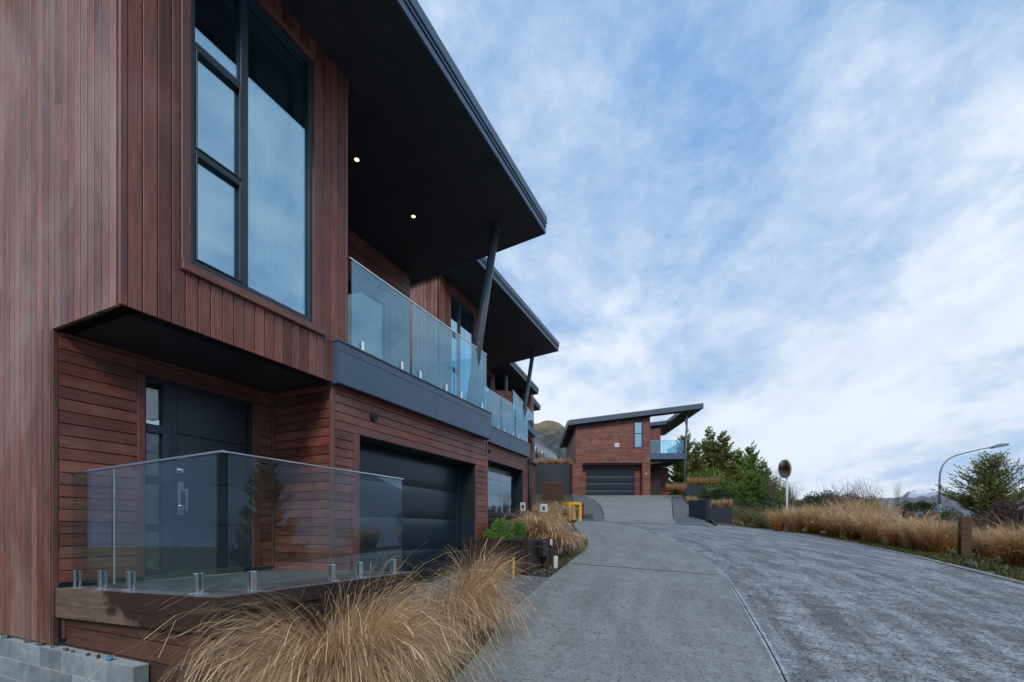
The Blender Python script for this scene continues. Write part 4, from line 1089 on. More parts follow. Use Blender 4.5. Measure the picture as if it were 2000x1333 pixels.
p_ = Vector((-3.47, 7.42)); z_ = G(p_.x, p_.y)
tag(MB().bbox(p_.x - .012, p_.x + .012, p_.y - .012, p_.y + .012, z_ - .1, z_ + .36, .003).build('marker_peg', 'yellow'), 'thin yellow marker peg in front of the dark planter', 'peg')
p_ = Vector((-3.12, 8.6)); z_ = G(p_.x, p_.y)
tag(MB().bbox(p_.x - .035, p_.x + .035, p_.y - .02, p_.y + .02, z_ - .1, z_ + .10, .004).bbox(p_.x - .036, p_.x + .036, p_.y - .03, p_.y + .03, z_ + .10, z_ + .22, .006).build('garden_light', 'white'), 'small white garden light in the bark bed beside the lane', 'garden light')
# white boxes on stakes in front of the second house
for k, (px, py, t_, w, h, lab) in enumerate(((1021, 990, 17.5, .20, .32, 'white utility box at the corner of the second garage'), (1062, 993, 17.0, .27, .30, 'white utility box standing among the tussocks'))):
    c_ = at(px, py, t_); g_ = G(c_.x, c_.y)
    ub_ = thing('utility_box', lab, 'utility box', (c_.x, c_.y, g_), HR, 'white utility boxes by the second house')
    Mx = Matrix.Translation((c_.x, c_.y, c_.z)) @ Matrix.Rotation(HR, 4, 'Z')
    MB().bbox(-w / 2, w / 2, 0, .14, -h / 2, h / 2, .012).tf(Mx).build('box', 'white', ub_)
    MB().bbox(-.03, .03, .03, .09, g_ - c_.z - .1, -h / 2, .004).tf(Mx).build('stake', 'timber_rust', ub_)
    MB().bbox(-.045, .045, -.006, .0, -.05, .055, .002).bbox(-.02, .03, -.009, -.006, -.08, -.05, .001).tf(Mx).build('emblem', 'black_plastic', ub_)
# yellow guard frame
c_ = at(1117, 1016, 22.5); g_ = G(c_.x, c_.y)
yf = thing('guard_frame', 'yellow steel guard frame with four legs beside the foot of the ramp', 'guard frame', (c_.x, c_.y, g_), HR + R(25))
Mx = Matrix.Translation((c_.x, c_.y, g_)) @ Matrix.Rotation(HR + R(33), 4, 'Z')
a_, b_, h_ = .62, .46, .86
for x, y in ((-a_ / 2, -b_ / 2), (a_ / 2, -b_ / 2), (a_ / 2, b_ / 2), (-a_ / 2, b_ / 2)):
    MB().bbox(x - .065, x + .065, y - .05, y + .05, -.05, h_ - .12, .01).tf(Mx).build('leg', 'yellow', yf)
MB().bbox(-a_ / 2 - .07, a_ / 2 + .07, -b_ / 2 - .055, -b_ / 2 + .055, h_ - .13, h_, .01).bbox(-a_ / 2 - .07, a_ / 2 + .07, b_ / 2 - .055, b_ / 2 + .055, h_ - .13, h_, .01) \
    .bbox(-a_ / 2 - .07, -a_ / 2 + .07, -b_ / 2 + .056, b_ / 2 - .056, h_ - .128, h_ - .003, .01).bbox(a_ / 2 - .07, a_ / 2 + .07, -b_ / 2 + .056, b_ / 2 - .056, h_ - .128, h_ - .003, .01).tf(Mx).build('top_rail', 'yellow', yf)
place_box_thing('timber_box', 'rust brown timber box just behind the yellow guard frame', 'box', 'timber_rust', 1125, 1141, 983, 1006, 25.5, .6)
c_ = at(1148, 1010, 23.5); pts = []
for k in range(40):
    a = k / 39 * 4.2 * math.pi; r_ = .26 + .03 * math.sin(k * .8)
    pts.append((c_.x + r_ * math.cos(a), c_.y + r_ * math.sin(a), G(c_.x, c_.y) + .05 + .006 * k))
tag(MB().tube(pts, .02, 8).build('hose', 'black_plastic'), 'coiled black hose on the ground right of the yellow frame', 'hose')
# dark retaining walls by the far house
tag(place_box_thing('retaining_wall', 'x', 'wall', 'wall_dark', 1040, 1112, 907, 975, 41.5, .3), 'tall dark blue retaining wall left of the far house, dry grass along its top', 'wall')
tag(place_box_thing('retaining_wall', 'x', 'wall', 'wall_dark', 1043, 1058, 921, 980, 39.0, .3), 'short dark wall standing in front of the tall retaining wall', 'wall')
MBp = MB().bbox(0, .16, -.06, .1, 2.0, 5.95, .01).tf(frame_at(1107, 41.2)); tag(MBp.build('gate_post', 'wall_dark'), 'dark post between the tall retaining wall and the far house', 'post')
place_box_thing('slatted_wall', 'low red brown slatted timber wall behind the tussocks', 'wall', 'timber_rust', 1058, 1100, 940, 985, 36, .15, lines=.14)
# balustrade on the terrace above
P1, P2 = at(1046, 1036, 46), at(1087, 1036, 72); P1.z, P2.z = zpx(862, 46), zpx(889, 72)
rt = thing('terrace_balustrade', 'pale metal railing on the terrace above the tall retaining wall', 'balustrade', (P1.x, P1.y, P1.z - 1.3))
MB().tube([P1, P2], .035, 8).build('rail', 'steel', rt)
n = 9
for k in range(n + 1):
    q = P1.lerp(P2, k / n); MB().tube([q - Vector((0, 0, 1.9)), q], .03, 8).build('post', 'steel', rt)
dv = (P2 - P1) / n
for k in range(n):
    a, b = P1 + dv * k, P1 + dv * (k + 1); w_ = MB()
    for h_ in (.28, .52, .76, 1.0): w_.tube([a - Vector((0, 0, h_)), b - Vector((0, 0, h_))], .018, 5)
    for q_ in (.25, .5, .75): w_.tube([a.lerp(b, q_) - Vector((0, 0, 1.1)), a.lerp(b, q_)], .012, 5)
    w_.build('mesh_panel', 'steel', rt)
MB().prism([P1 - Vector((0, 0, 1.2)), P2 - Vector((0, 0, 1.2)), P2 - Vector((0, 0, 6)), P1 - Vector((0, 0, 6))], Vector((.1, .2, 0))).build('plinth', 'wall_dark', rt)
# dark planter walls on the right of the ramp
place_box_thing('retaining_wall', 'upper dark retaining wall on the right of the driveway, tan tussocks on top', 'wall', 'wall_dark', 1337, 1432, 948, 984, 38, .25)
rw = thing('retaining_wall', 'stepped dark retaining wall at the foot of the driveway on its right', 'wall', tuple(at(1380, 1033, 25)), HR)
Fm = frame_at(1387, 25.2)
MB().bbox(-.03, 1.17, 0, .18, -.5, 1.22, .01).tf(Fm).build('front_wall', 'wall_dark', rw)
MB().bbox(-.24, -.031, 0, 1.7, -.2, 1.66, .01).tf(Fm @ Matrix.Rotation(R(12), 4, 'Z')).build('side_wall', 'wall_dark', rw)
for k, (pa, pb, lab) in enumerate((((1345, 981, 34), (1367, 1003, 28.5), 'upper timber edging board beside the driveway border'), ((1378, 1012, 27), (1397, 1034, 23.2), 'lower timber edging board at the foot of the driveway'))):
    A, Bq = at(*pa), at(*pb)
    A.z = max(A.z, G(A.x, A.y) + .1); Bq.z = max(Bq.z, G(Bq.x, Bq.y) + .1)
    tag(MB().prism([A, Bq, Bq - Vector((0, 0, .35)), A - Vector((0, 0, .35))], (.1, .03, 0)).build('edging_board', 'timber_rust'), lab, 'edging')
# second house: downpipe; third house: screen and post on its balcony
u2, m2 = unit_m[0]
MB().tube([m2 @ Vector(q) for q in ((XG + .09, YE + .06, -.9), (XG + .09, YE + .06, 1.8))], .045, 12).build('downpipe', 'reveal', u2)
u3, m3 = unit_m[1]
def scr(px, py, t_): return at(px, py, t_)
U3 = Matrix.Translation((m3 @ Vector((XG, YE, 0))).to_3d()) @ Matrix.Rotation(R(7), 4, 'Z')
# projecting garage with a dark canopy and the clad fin wall above it (x out of the facade, y along it)
pe = m3 @ Vector((XG, YE, 0)); k_ = 0.0
def pxof(v): return 1000 + F * (math.cos(TH) * v.x + math.sin(TH) * v.y) / (-math.sin(TH) * v.x + math.cos(TH) * v.y)
while pxof(m3 @ Vector((XG + k_, YE, 0))) < 1045.5: k_ += .01
XW = XG + k_
m = MB(); slab(m, (XW, 5.0, -1.2), (0, 1, 0), (0, 0, 1), (1, 0, 0), YE - 5.0, 2.95, [(.5, 2.7, 0, 2.45)], .12)
m.box(XG, XW - .12, YE - .12, YE, -1.2, 1.75); m.tf(m3).build('wall', 'frame', u3)
m = MB(); clad(m, (XW, 5.0, -1.2), (0, 0, 1), (0, 1, 0), (1, 0, 0), 2.95, YE - 5.0, [(0, 2.45, .45, 2.75)]); m.tf(m3).build('garage_cladding', 'cedar', u3)
MB().box(XW - .32, XW - .28, 5.4, 7.8, -1.2, 1.3).tf(m3).build('garage_door', 'garage', u3)
MB().bbox(XG + .02, XW + .20, 4.9, YE + .12, 1.76, 1.86, .01).tf(m3).build('canopy', 'frame', u3)
m = MB(); m.box(-6.4, XW - .12, 8.15, YE, 1.87, zroof(-5)); clad(m, (XW - .12, 8.15, 1.88), (0, 0, 1), (0, 1, 0), (1, 0, 0), 3.75, YE - 8.15 + .02, [(.35, 1.25, .12, .30)]); clad(m, (-6.4, 8.15, 1.88), (0, 0, 1), (1, 0, 0), (0, -1, 0), 3.75, XW - .12 + 6.4)
m.tf(m3).build('fin_wall', 'cedar', u3)
MB().box(XW - .13, XW - .112, 8.26, 8.46, 2.22, 3.14).tf(m3).build('window', 'window_glass', u3)
# balcony screen box, its post and the extra glass beyond it
A, Bq = scr(962, 762, 22.9), scr(999, 765, 23.6); H_ = Vector((0, 0, 2.2))
dx_ = (Bq - A).normalized(); nn = Vector((dx_.y, -dx_.x, 0))
m = MB(); m.prism([A - H_, Bq - H_, Bq, A], -nn * .6); clad(m, A - H_, (0, 0, 1), dx_, nn, 2.18, (Bq - A).length, (), w=.11)
m.build('timber_screen', 'cedar', u3)
c_ = scr(988, 762, 23.7); MB().bbox(c_.x - .07, c_.x + .07, c_.y - .07, c_.y + .07, c_.z - .5, (m3 @ Vector((-5, 5, zroof(-5)))).z - .02, .006).build('post', 'column', u3)
A, Bq = scr(1001, 762, 23.8), scr(1041, 808, 26.6); n_ = Vector(((Bq - A).y, -(Bq - A).x, 0)).normalized()
ub3 = MB().tube([A, Bq], .02, 8).build('balustrade', 'steel', u3)
for k in range(3):
    a, b = A.lerp(Bq, k / 3 + .01), A.lerp(Bq, (k + 1) / 3 - .01); MB().prism([a - Vector((0, 0, 1.0)), b - Vector((0, 0, 1.0)), b, a], n_ * .012).build('glass_pane', 'glass_upper', ub3)
MB().prism([A - Vector((0, 0, 1.38)), Bq - Vector((0, 0, 1.38)), Bq - Vector((0, 0, 1.03)), A - Vector((0, 0, 1.03))], n_ * .2).build('balcony', 'fascia', u3)
# convex mirror on a white pole
c_ = at(1537, 1036, 20.5); zt_, g_ = zpx(897, 20.5), G(c_.x, c_.y)
M['mirror_rim'] = noisy('mirror_rim', (.34, .24, .12), (.46, .36, .22), 4, .5)
M['mirror'].node_tree.nodes['Principled BSDF'].inputs['Roughness'].default_value = .22
M['mirror'].node_tree.nodes['Principled BSDF'].inputs['Base Color'].default_value = (.42, .33, .27, 1)
mr = thing('traffic_mirror', 'round convex traffic mirror on a white pole among the verge tussocks', 'traffic mirror', (c_.x, c_.y, g_))
MB().tube([(c_.x, c_.y, g_ - .3), (c_.x, c_.y, zt_)], .040, 14).build('pole', 'white', mr)
d_ = Vector((-.93, -.38, -.10)).normalized(); d_ = (Matrix.Rotation(R(8), 4, 'Z') @ d_).normalized()
cc = Vector((c_.x, c_.y, zpx(916, 20.5))) + d_ * .12
MB().disc(cc - d_ * .05, d_, .40, .06, 36).build('frame', 'mirror_rim', mr)
mm = MB(); a = d_.orthogonal().normalized(); b = d_.cross(a); ring = []
for i in range(7):
    r_ = .36 * i / 6; h_ = .05 * (1 - (i / 6) ** 2)
    ring.append([cc + d_ * (.012 + h_) + (a * math.cos(k * math.pi / 18) + b * math.sin(k * math.pi / 18)) * r_ for k in range(36)])
for i in range(6):
    for k in range(36): mm.face([ring[i][k], ring[i + 1][k], ring[i + 1][(k + 1) % 36], ring[i][(k + 1) % 36]], None, (.5, .5, .5), True)
mm.build('mirror_face', 'mirror', mr)
MB().bbox(-.06, .06, -.03, .03, -.12, .12, .004).tf(Matrix.Translation(cc - d_ * .09)).build('bracket', 'pole_grey', mr)
# street lamp
t_ = 34; c_ = at(1836, 1036, t_); g_ = G(c_.x, c_.y) - 1.5
sl = thing('street_lamp', 'tall grey street lamp with a curved arm behind the right verge', 'street lamp', (c_.x, c_.y, g_))
px = lambda X, Y: at(X, Y, t_)
arm = [px(1835.5, 985), px(1835, 945), px(1836, 925), px(1841, 910), px(1851, 898), px(1867, 890), px(1890, 884), px(1915, 878), px(1940, 873.5)]
MB().tube([(c_.x, c_.y, g_), px(1835.5, 985)], .095, 14).build('pole', 'pole_grey', sl)
MB().tube(arm, [.085, .07, .06, .055, .05, .045, .042, .04, .04], 12).build('arm', 'pole_grey', sl)
A_, B_ = px(1936, 875.5), px(1967, 868.5); ax = (B_ - A_).normalized()
hd = MB(); up = Vector((0, 0, 1)); sd = ax.cross(up).normalized()
hd.prism([A_ - sd * .08 - up * .06, B_ - sd * .17 - up * .10, B_ - sd * .17 + up * .06, B_.lerp(A_, .5) - sd * .15 + up * .17, A_ - sd * .08 + up * .09], sd * .3)
hd.build('lamp_head', 'pole_grey', sl)
# square timber bollards on the verge
for k, (px_c, pyt, t_, w, lab) in enumerate(((1884, 1010, 12.0, .21, 'tall rust brown timber bollard nearest the camera on the right verge'), (1775, 999, 15.5, .28, 'brown timber bollard half hidden in tussocks, left of the tall one'),
                                             (1826, 1003, 17.5, .26, 'short top of a dark brown bollard behind the tussocks beside the tall one'), (1658, 991, 20.5, .20, 'small dark bollard top showing deep in the middle tussocks'), (1624, 990, 22.0, .20, 'weathered grey green bollard top, farthest to the left among the tussocks'))):
    c_ = at(px_c, 1036, t_); g_ = G(c_.x, c_.y); zt_ = zpx(pyt, t_)
    o = MB().bbox(c_.x - w / 2, c_.x + w / 2, c_.y - w / 2, c_.y + w / 2, g_ - .4, zt_, .012).build('bollard', 'pole_grey' if k == 4 else 'timber_rust')
    tag(o, lab, 'bollard', 'timber bollards on the right verge')
# ------------------------------------------------------------------ plants
def mesh_raw(name, V, Fc, UV, C, m, smooth=False):
    me = bpy.data.meshes.new(name); me.from_pydata(V, [], Fc)
    u = me.uv_layers.new(name='UVMap'); u.data.foreach_set('uv', UV)
    ca = me.color_attributes.new('rnd', 'FLOAT_COLOR', 'CORNER'); ca.data.foreach_set('color', C)
    if smooth: me.polygons.foreach_set('use_smooth', [True] * len(Fc))
    me.materials.append(M[m]); me.update(); return me
def tussock_mesh(name, seed, n, L, r0, lean, droop, wind=(0, 0), width=.003, m='tussock', segs=7, reject=None, seeds=.25, fan=1.0, curl=.25):
    rg = random.Random(seed); V, Fc, UV, C = [], [], [], []
    for _ in range(n):
        a = rg.random() * 2 * math.pi; rr = r0 * math.sqrt(rg.random())
        p_ = Vector((rr * math.cos(a), rr * math.sin(a), -.04))
        az = a + rg.gauss(0, .55); le_ = abs(rg.gauss(0, 1)) * lean * (.35 + .65 * rr / r0) + .04
        l = L * (.55 + .5 * rg.random()) * (1 + (.25 if rg.random() < .12 else 0))
        dr = droop * (.55 + .9 * rg.random()); ds = l / segs
        th_ = le_; az_c = rg.gauss(0, curl) / segs
        wx, wy = wind[0] * (.5 + rg.random()), wind[1] * (.5 + rg.random())
        c = (rg.random(), rg.random(), rg.random()); w0 = width * (.6 + .8 * rg.random())
        sd = rg.random() * math.pi; pts = [p_.copy()]
        for s_ in range(segs):
            f_ = (s_ + 1) / segs
            th_ += dr / segs * (.12 + 2.5 * f_ * f_); az += az_c; th_ = min(th_, 2.75)
            d_ = Vector((math.sin(th_) * math.cos(az) + wx * f_, math.sin(th_) * math.sin(az) + wy * f_, math.cos(th_))).normalized()
            p_ = p_ + d_ * ds; pts.append(p_.copy())
        if min(q.z for q in pts[2:]) < -.05: 
            pts = [Vector((q.x, q.y, max(q.z, -.03 + .02 * c[0]))) for q in pts]
        if reject and any(reject(q) for q in pts[1:]): continue
        side = Vector((math.cos(sd), math.sin(sd), .15 * rg.gauss(0, 1))).normalized(); base = len(V)
        for i, q in enumerate(pts):
            f_ = i / segs; w = w0 * (1 - .75 * f_)
            if seeds and c[2] < seeds and f_ > .72: w = w0 * 1.1 * (1.2 if i % 2 else .8)
            V.append(tuple(q - side * w)); V.append(tuple(q + side * w))
        for i in range(segs):
            b_ = base + 2 * i; Fc.append((b_, b_ + 1, b_ + 3, b_ + 2))
            f0, f1 = i / segs, (i + 1) / segs; UV.extend((0, f0, 1, f0, 1, f1, 0, f1)); C.extend((c[0], c[1], c[2], 1) * 4)
    return mesh_raw(name, V, Fc, UV, C, m)
def put(name, me, x, y, z, rz, sc, label, cat, group=None):
    o = bpy.data.objects.new(name, me); COL.objects.link(o); o.location = (x, y, z + EYE); o.rotation_euler = (0, 0, rz)
    o.scale = (sc, sc, sc) if not isinstance(sc, tuple) else sc
    tag(o, label, cat, group); return o
# --- the two big clumps in front of the porch and the one beyond
bx, by = -2.70, 2.70; bz = G(bx, by) - .08
def rej(o_x, o_y, o_z):
    def f(q):
        X, Y, Z = q.x + o_x, q.y + o_y, q.z + o_z
        return (X < -3.33 and Y > 2.12 and Z < .62) or X < -3.95 + .25 * (math.sin(X * 37 + Y * 53) + 1) or (X > -2.15 + .0 * Y and Z < bz + .1 and X > -1.9)
    return f
FG = 'foreground straw tussocks below the glass porch'
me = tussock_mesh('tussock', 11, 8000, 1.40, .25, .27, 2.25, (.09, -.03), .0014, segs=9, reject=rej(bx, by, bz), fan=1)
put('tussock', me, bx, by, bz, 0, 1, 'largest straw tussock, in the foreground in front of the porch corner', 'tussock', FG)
b2x, b2y = -2.88, 4.45; b2z = G(b2x, b2y) - .06
me = tussock_mesh('tussock', 12, 5200, 1.12, .23, .38, 2.1, (.07, -.05), .0015, segs=9, reject=rej(b2x, b2y, b2z))
put('tussock', me, b2x, b2y, b2z, 0, 1, 'straw tussock behind the largest one, spilling over the lane edge in front of the garage', 'tussock', FG)
b3x, b3y = -3.05, 5.35; b3z = G(b3x, b3y) - .05
me = tussock_mesh('tussock', 13, 1700, 1.12, .14, .26, 1.2, (.08, 0), .0022, segs=8, reject=rej(b3x, b3y, b3z))
put('tussock', me, b3x, b3y, b3z, 0, 1, 'upright straw tussock in front of the near garage, beyond the porch rail end', 'tussock', FG)
# --- shared variants
tv = [tussock_mesh('tussock', 21 + k, 2000, 1.15, .20, .24, .95, (.06 * (k - 1), .0), .0038, m='tussock_orange' if k % 2 else 'tussock', segs=6) for k in range(4)]
tfl = [tussock_mesh('tussock', 31 + k, 1300, 1.0, .22, .5, 1.7, (.05, 0), .0042, segs=6) for k in range(2)]
rg = random.Random(5)
GV = 'tan tussocks along the right verge'

def ground_at(px, t_):
    c_ = at(px, 1036, t_); return c_.x, c_.y, G(c_.x, c_.y)
# front row: px, distance, scale
front = [(1520, 21.0, .95), (1553, 20.4, 1.05), (1590, 19.8, 1.10), (1628, 18.8, 1.12), (1668, 17.4, 1.15), (1706, 16.4, 1.22), (1752, 15.2, .90), (1792, 14.0, 1.0), (1828, 12.9, 1.02), (1932, 12.9, .8), (1985, 10.6, 1.0), (2040, 10.2, 1.0)]
back = [(1562, 22.6, 1.1), (1612, 21.4, 1.25), (1650, 20.4, 1.4), (1688, 19.4, 1.55), (1724, 18.4, 1.3), (1800, 17.0, 1.0), (1850, 15.4, 1.1), (1898, 15.6, 1.1), (1945, 15.2, .9), (2010, 14.6, 1.0)]
ordn = ['first', 'second', 'third', 'fourth', 'fifth', 'sixth', 'seventh', 'eighth', 'ninth', 'tenth', 'eleventh', 'twelfth', 'thirteenth']
for k, (px_, t_, s_) in enumerate(front):
    x, y, z = ground_at(px_, t_ - .45)
    put('tussock', tv[(k * 3 + 1) % 4], x, y, z, rg.random() * 6, (s_ * .80, s_ * .80, s_ * (.88 + .24 * rg.random())), f'{ordn[k]} tan tussock from the mirror pole in the front row along the kerb', 'tussock', GV)
for k, (px_, t_, s_) in enumerate(back):
    x, y, z = ground_at(px_, t_); z += .12 if k < 5 else 0
    put('tussock', tv[(k * 5) % 4], x, y, z, rg.random() * 6, (s_ * .8, s_ * .8, s_ * .95), f'{ordn[k]} tan tussock from the mirror pole in the row behind the front ones', 'tussock', GV)
# left side clumps
GLb = 'tussocks between the planter and the far driveway'
for k, (px_, t_, s_, dz, v, lab) in enumerate(((1045, 10.6, .85, .42, 0, 'straw tussock spilling out of the back of the dark planter'), (1082, 10.4, .85, .10, 1, 'straw tussock leaning over the bark bed beside the planter'), (1066, 12.6, .9, .30, 0, 'straw tussock behind the planter, below the white utility box'),
                                               (1040, 19.5, 1.0, .20, 1, 'round rusty tussock before the third house, left of a pair'), (1065, 20.5, .95, .25, 0, 'round tussock in the middle before the slatted timber wall'), (1094, 21.5, .95, .20, 1, 'round golden tussock just left of the yellow guard frame'), (1112, 13.0, .55, .0, 1, 'low straw tussock at the bend of the lane'))):
    x, y, z = ground_at(px_, t_)
    put('tussock', tfl[v], x, y, z + dz, rg.random() * 6, s_, lab, 'tussock', GLb)
GR = 'tussocks on the right of the driveway'
for k, (px_, pyb, t_, s_, v) in enumerate(((1310, 960, 38, 1.0, 1), (1330, 962, 37, 1.1, 3), (1352, 950, 38.5, 1.15, 1), (1375, 950, 38.5, 1.1, 3), (1398, 950, 38.5, 1.2, 1), (1420, 950, 38.4, 1.0, 3), (1398, 992, 26, .5, 0), (1420, 992, 26.2, .55, 2), (1368, 1000, 30, .7, 0), (1350, 985, 34, .6, 2))):
    c_ = at(px_, pyb, t_)
    lab = ['tawny tussock at the top of the driveway right of the house', 'tawny tussock behind the left end of the upper dark wall', 'first tussock from the left on the upper dark wall', 'second tussock from the left on the upper dark wall', 'third tussock from the left on the upper dark wall', 'tussock at the right end of the upper dark wall',
           'small pale tussock on the lower stepped wall, left one', 'small pale tussock on the lower stepped wall, right one', 'thin tussock between the two dark walls by the edging board', 'thin tussock at the top of the upper edging board'][k]
    s_ *= .72 if k < 6 else 1
    put('tussock', tv[v], c_.x, c_.y, c_.z - .05, rg.random() * 6, (s_ * .85, s_ * .85, s_), lab, 'tussock', GR)
for k, px_ in enumerate((1056, 1072, 1088, 1104)):
    c_ = at(px_, 907, 42.2); put('tussock', tfl[k % 2], c_.x, c_.y, c_.z - .05, rg.random() * 6, .95, f'{ordn[k]} dry tussock from the left along the top of the tall retaining wall', 'tussock', 'dry tussocks along the tall retaining wall')

# --- foliage builders
def leafy(V, Fc, UV, C, p_, d_, l, w, rg, c):
    """one small leaf or spray: a narrow kite"""
    d_ = d_.normalized(); s_ = d_.cross(Vector((rg.gauss(0, 1), rg.gauss(0, 1), rg.gauss(0, 1)))).normalized() * w * .5
    b_ = len(V); q = p_ + d_ * l
    V.extend((tuple(p_), tuple(p_ + d_ * l * .45 + s_), tuple(q), tuple(p_ + d_ * l * .45 - s_))); Fc.append((b_, b_ + 1, b_ + 2, b_ + 3))
    UV.extend((0, 0, 1, 0, 1, 1, 0, 1)); C.extend((c[0], c[1], c[2], 1) * 4)
def conifer(seed, h, r, m, dens=1.0, leaf=.16, gap=.25, top=.9, up=.25, tw=1.0):
    rg = random.Random(seed); V, Fc, UV, C = [], [], [], []; T = MB()
    T.tube([(0, 0, -.3), (.02 * h * rg.gauss(0, .3), 0, h * .5), (0, 0, h)], [h * .018 + .02, h * .011 + .01, .006], 8)
    z_ = .06 * h
    while z_ < h * .985:
        f_ = z_ / h; nb = int(5 + 3 * rg.random()); 
        for b in range(nb):
            if rg.random() < .10: continue
            az = 2 * math.pi * (b + rg.random() * .8) / nb + z_ * 3; L = r * (1 - f_) ** top * (.62 + .55 * rg.random()) + .03 * h * (1 - f_) + .06
            el = up + .55 * f_ + rg.gauss(0, .20); zb_ = z_ + rg.gauss(0, .022 * h)
            d0 = Vector((math.cos(az) * math.cos(el - .3), math.sin(az) * math.cos(el - .3), math.sin(el - .3)))
            n = max(5, int(L / leaf * 5.5 * dens)); col = rg.random(); pts = []
            for i in range(7):
                s_ = i / 6; pts.append(Vector((0, 0, zb_)) + d0 * L * s_ + Vector((0, 0, .22 * L * s_ * s_)))
            T.tube([pts[0], pts[3], pts[6]], [.012 * L + .004, .007 * L + .003, .002], 4, False)
            for i in range(n):
                s_ = (i + rg.random()) / n
                if s_ < gap * rg.random() * 1.6: continue
                k = min(5, int(s_ * 6)); p_ = pts[k].lerp(pts[k + 1], s_ * 6 - k)
                t_ = (pts[k + 1] - pts[k]).normalized(); sd = t_.cross(Vector((0, 0, 1))).normalized() * rg.choice((-1, 1))
                ln = (.22 * L * (1.05 - s_) + leaf * .7) * (.5 + .8 * rg.random()) * tw
                dd = (sd * (.75 + .3 * rg.random()) + t_ * .75 + Vector((0, 0, rg.gauss(.06, .22)))).normalized()
                m_ = max(2, int(ln / leaf * 2.6)); c = (min(1, max(0, .35 * col + .3 * s_ + .35 * rg.random())), rg.random(), 0)
                for j in range(m_):
                    q = p_ + dd * ln * j / m_
                    leafy(V, Fc, UV, C, q, dd + Vector((rg.gauss(0, .45), rg.gauss(0, .45), rg.gauss(.1, .35))), leaf * (.6 + .6 * rg.random()), leaf * .34, rg, c)
        z_ += h * (.022 + .020 * rg.random())
    return mesh_raw('foliage', V, Fc, UV, C, m), T
def tree_thing(name, label, cat, pack, x, y, z, rz, s_, group=None):
    me, tm = pack
    o = bpy.data.objects.new(name, None); COL.objects.link(o); o.location = (x, y, z + EYE); o.rotation_euler = (0, 0, rz); o.scale = s_ if isinstance(s_, tuple) else (s_,) * 3
    tag(o, label, cat, group)
    f = bpy.data.objects.new('foliage', me); COL.objects.link(f); f.parent = o
    t_ = bpy.data.objects.new('trunk', tm); COL.objects.link(t_); t_.parent = o
    return o
def trunk_mesh(T, m='bark'):
    c = [x for f_, c_ in zip(T.f, T.c) for _ in f_ for x in (c_[0], c_[1], c_[2], 1)]
    return mesh_raw('trunk', T.v, T.f, [x for fu in T.uv for pq in fu for x in pq], c, m, True)
def pack(*a, **k):
    me, T = conifer(*a, **k); return me, trunk_mesh(T)
CA = pack(41, 8.0, 2.5, 'needles', leaf=.24, dens=1.7, gap=.1, top=.8)
CB = pack(42, 8.0, 2.8, 'needles_gold', leaf=.24, dens=1.7, gap=.1, top=.75)
CC = pack(43, 8.0, 3.1, 'needles', leaf=.24, dens=1.5, gap=.15, up=.35, top=.7)
GC = 'conifers behind the far house'
for k, (px_, pyt, t_, v, wd, lab) in enumerate(((1386, 836, 46, 0, .85, 'tallest green conifer, right of the far house column'), (1338, 850, 50, 2, .8, 'dark open conifer seen behind the far house balcony corner'), (1412, 848, 44, 1, .95, 'yellow green conifer just right of the tallest one'),
                                               (1362, 868, 42, 1, .85, 'golden green conifer left of the tallest one'), (1442, 878, 42, 0, 1.0, 'mid green conifer in the middle of the group'), (1466, 872, 47, 2, .75, 'conifer with a thin spire right of the middle of the group'),
                                               (1432, 905, 37, 1, 1.2, 'broad yellow green conifer low in front of the group'), (1490, 900, 40, 0, 1.15, 'green conifer at the right end of the group'), (1470, 925, 35, 2, 1.4, 'broad low dark conifer in front of the right end'), (1330, 893, 46, 2, 1.2, 'low dark conifer under the far house balcony'))):
    x, y, g_ = ground_at(px_, t_); g_ -= .3; h = zpx(pyt, t_) - g_; s_ = h / 8.0
    tree_thing('conifer', lab, 'tree', (CA, CB, CC)[v], x, y, g_, rg.random() * 6, (s_ * wd, s_ * wd, s_), GC)
CD = pack(44, 3.4, 1.75, 'needles_gold', leaf=.115, dens=.46, gap=.16, top=.62, up=.6, tw=1.1)
x, y, g_ = ground_at(1934, 17.5)
tree_thing('conifer', 'sparse olive and gold conifer behind the right verge, beside the street lamp', 'tree', CD, x, y, zpx(1020, 17.5) - .2, 1.0, (1.02, 1.02, .78))
# --- shrubs
def shrub(seed, h, r, m, n=2600, leaf=.06, clumps=26, flat=.8, stems=14, ratio=.5):
    rg = random.Random(seed); V, Fc, UV, C = [], [], [], []; T = MB(); cl = []
    for k in range(clumps):
        a = rg.random() * 6.283; rr = r * math.sqrt(rg.random()) * .8; z_ = h * (.22 + .70 * rg.random() * (1 - .45 * (rr / r) ** 2))
        cl.append((Vector((rr * math.cos(a), rr * math.sin(a), z_)), r * (.16 + .22 * rg.random()), rg.random()))
    for k in range(stems):
        c = cl[k % len(cl)][0]; T.tube([(rg.gauss(0, .05 * r), rg.gauss(0, .05 * r), -.1), (c.x * .45, c.y * .45, c.z * .5), tuple(c)], [.016 * h, .010 * h, .003 * h], 5, False)
    for _ in range(n):
        c, cr, col = rg.choice(cl); d_ = Vector((rg.gauss(0, 1), rg.gauss(0, 1), rg.gauss(0, 1) * flat)).normalized()
        p_ = c + d_ * cr * rg.random() ** .4
        if p_.z < 0: continue
        leafy(V, Fc, UV, C, p_, d_ + Vector((0, 0, .4)) + Vector((rg.gauss(0, .5), rg.gauss(0, .5), rg.gauss(0, .5))), leaf * (.6 + .8 * rg.random()), leaf * ratio, rg, (min(1, .5 * col + .5 * rg.random()), rg.random(), 0))
    return mesh_raw('foliage', V, Fc, UV, C, m), trunk_mesh(T, 'twig')
SG = shrub(51, .6, .55, 'leaf_green', 2200, .055, 22)
SD = shrub(52, 2.0, 1.5, 'leaf_dark', 6000, .14, 40)
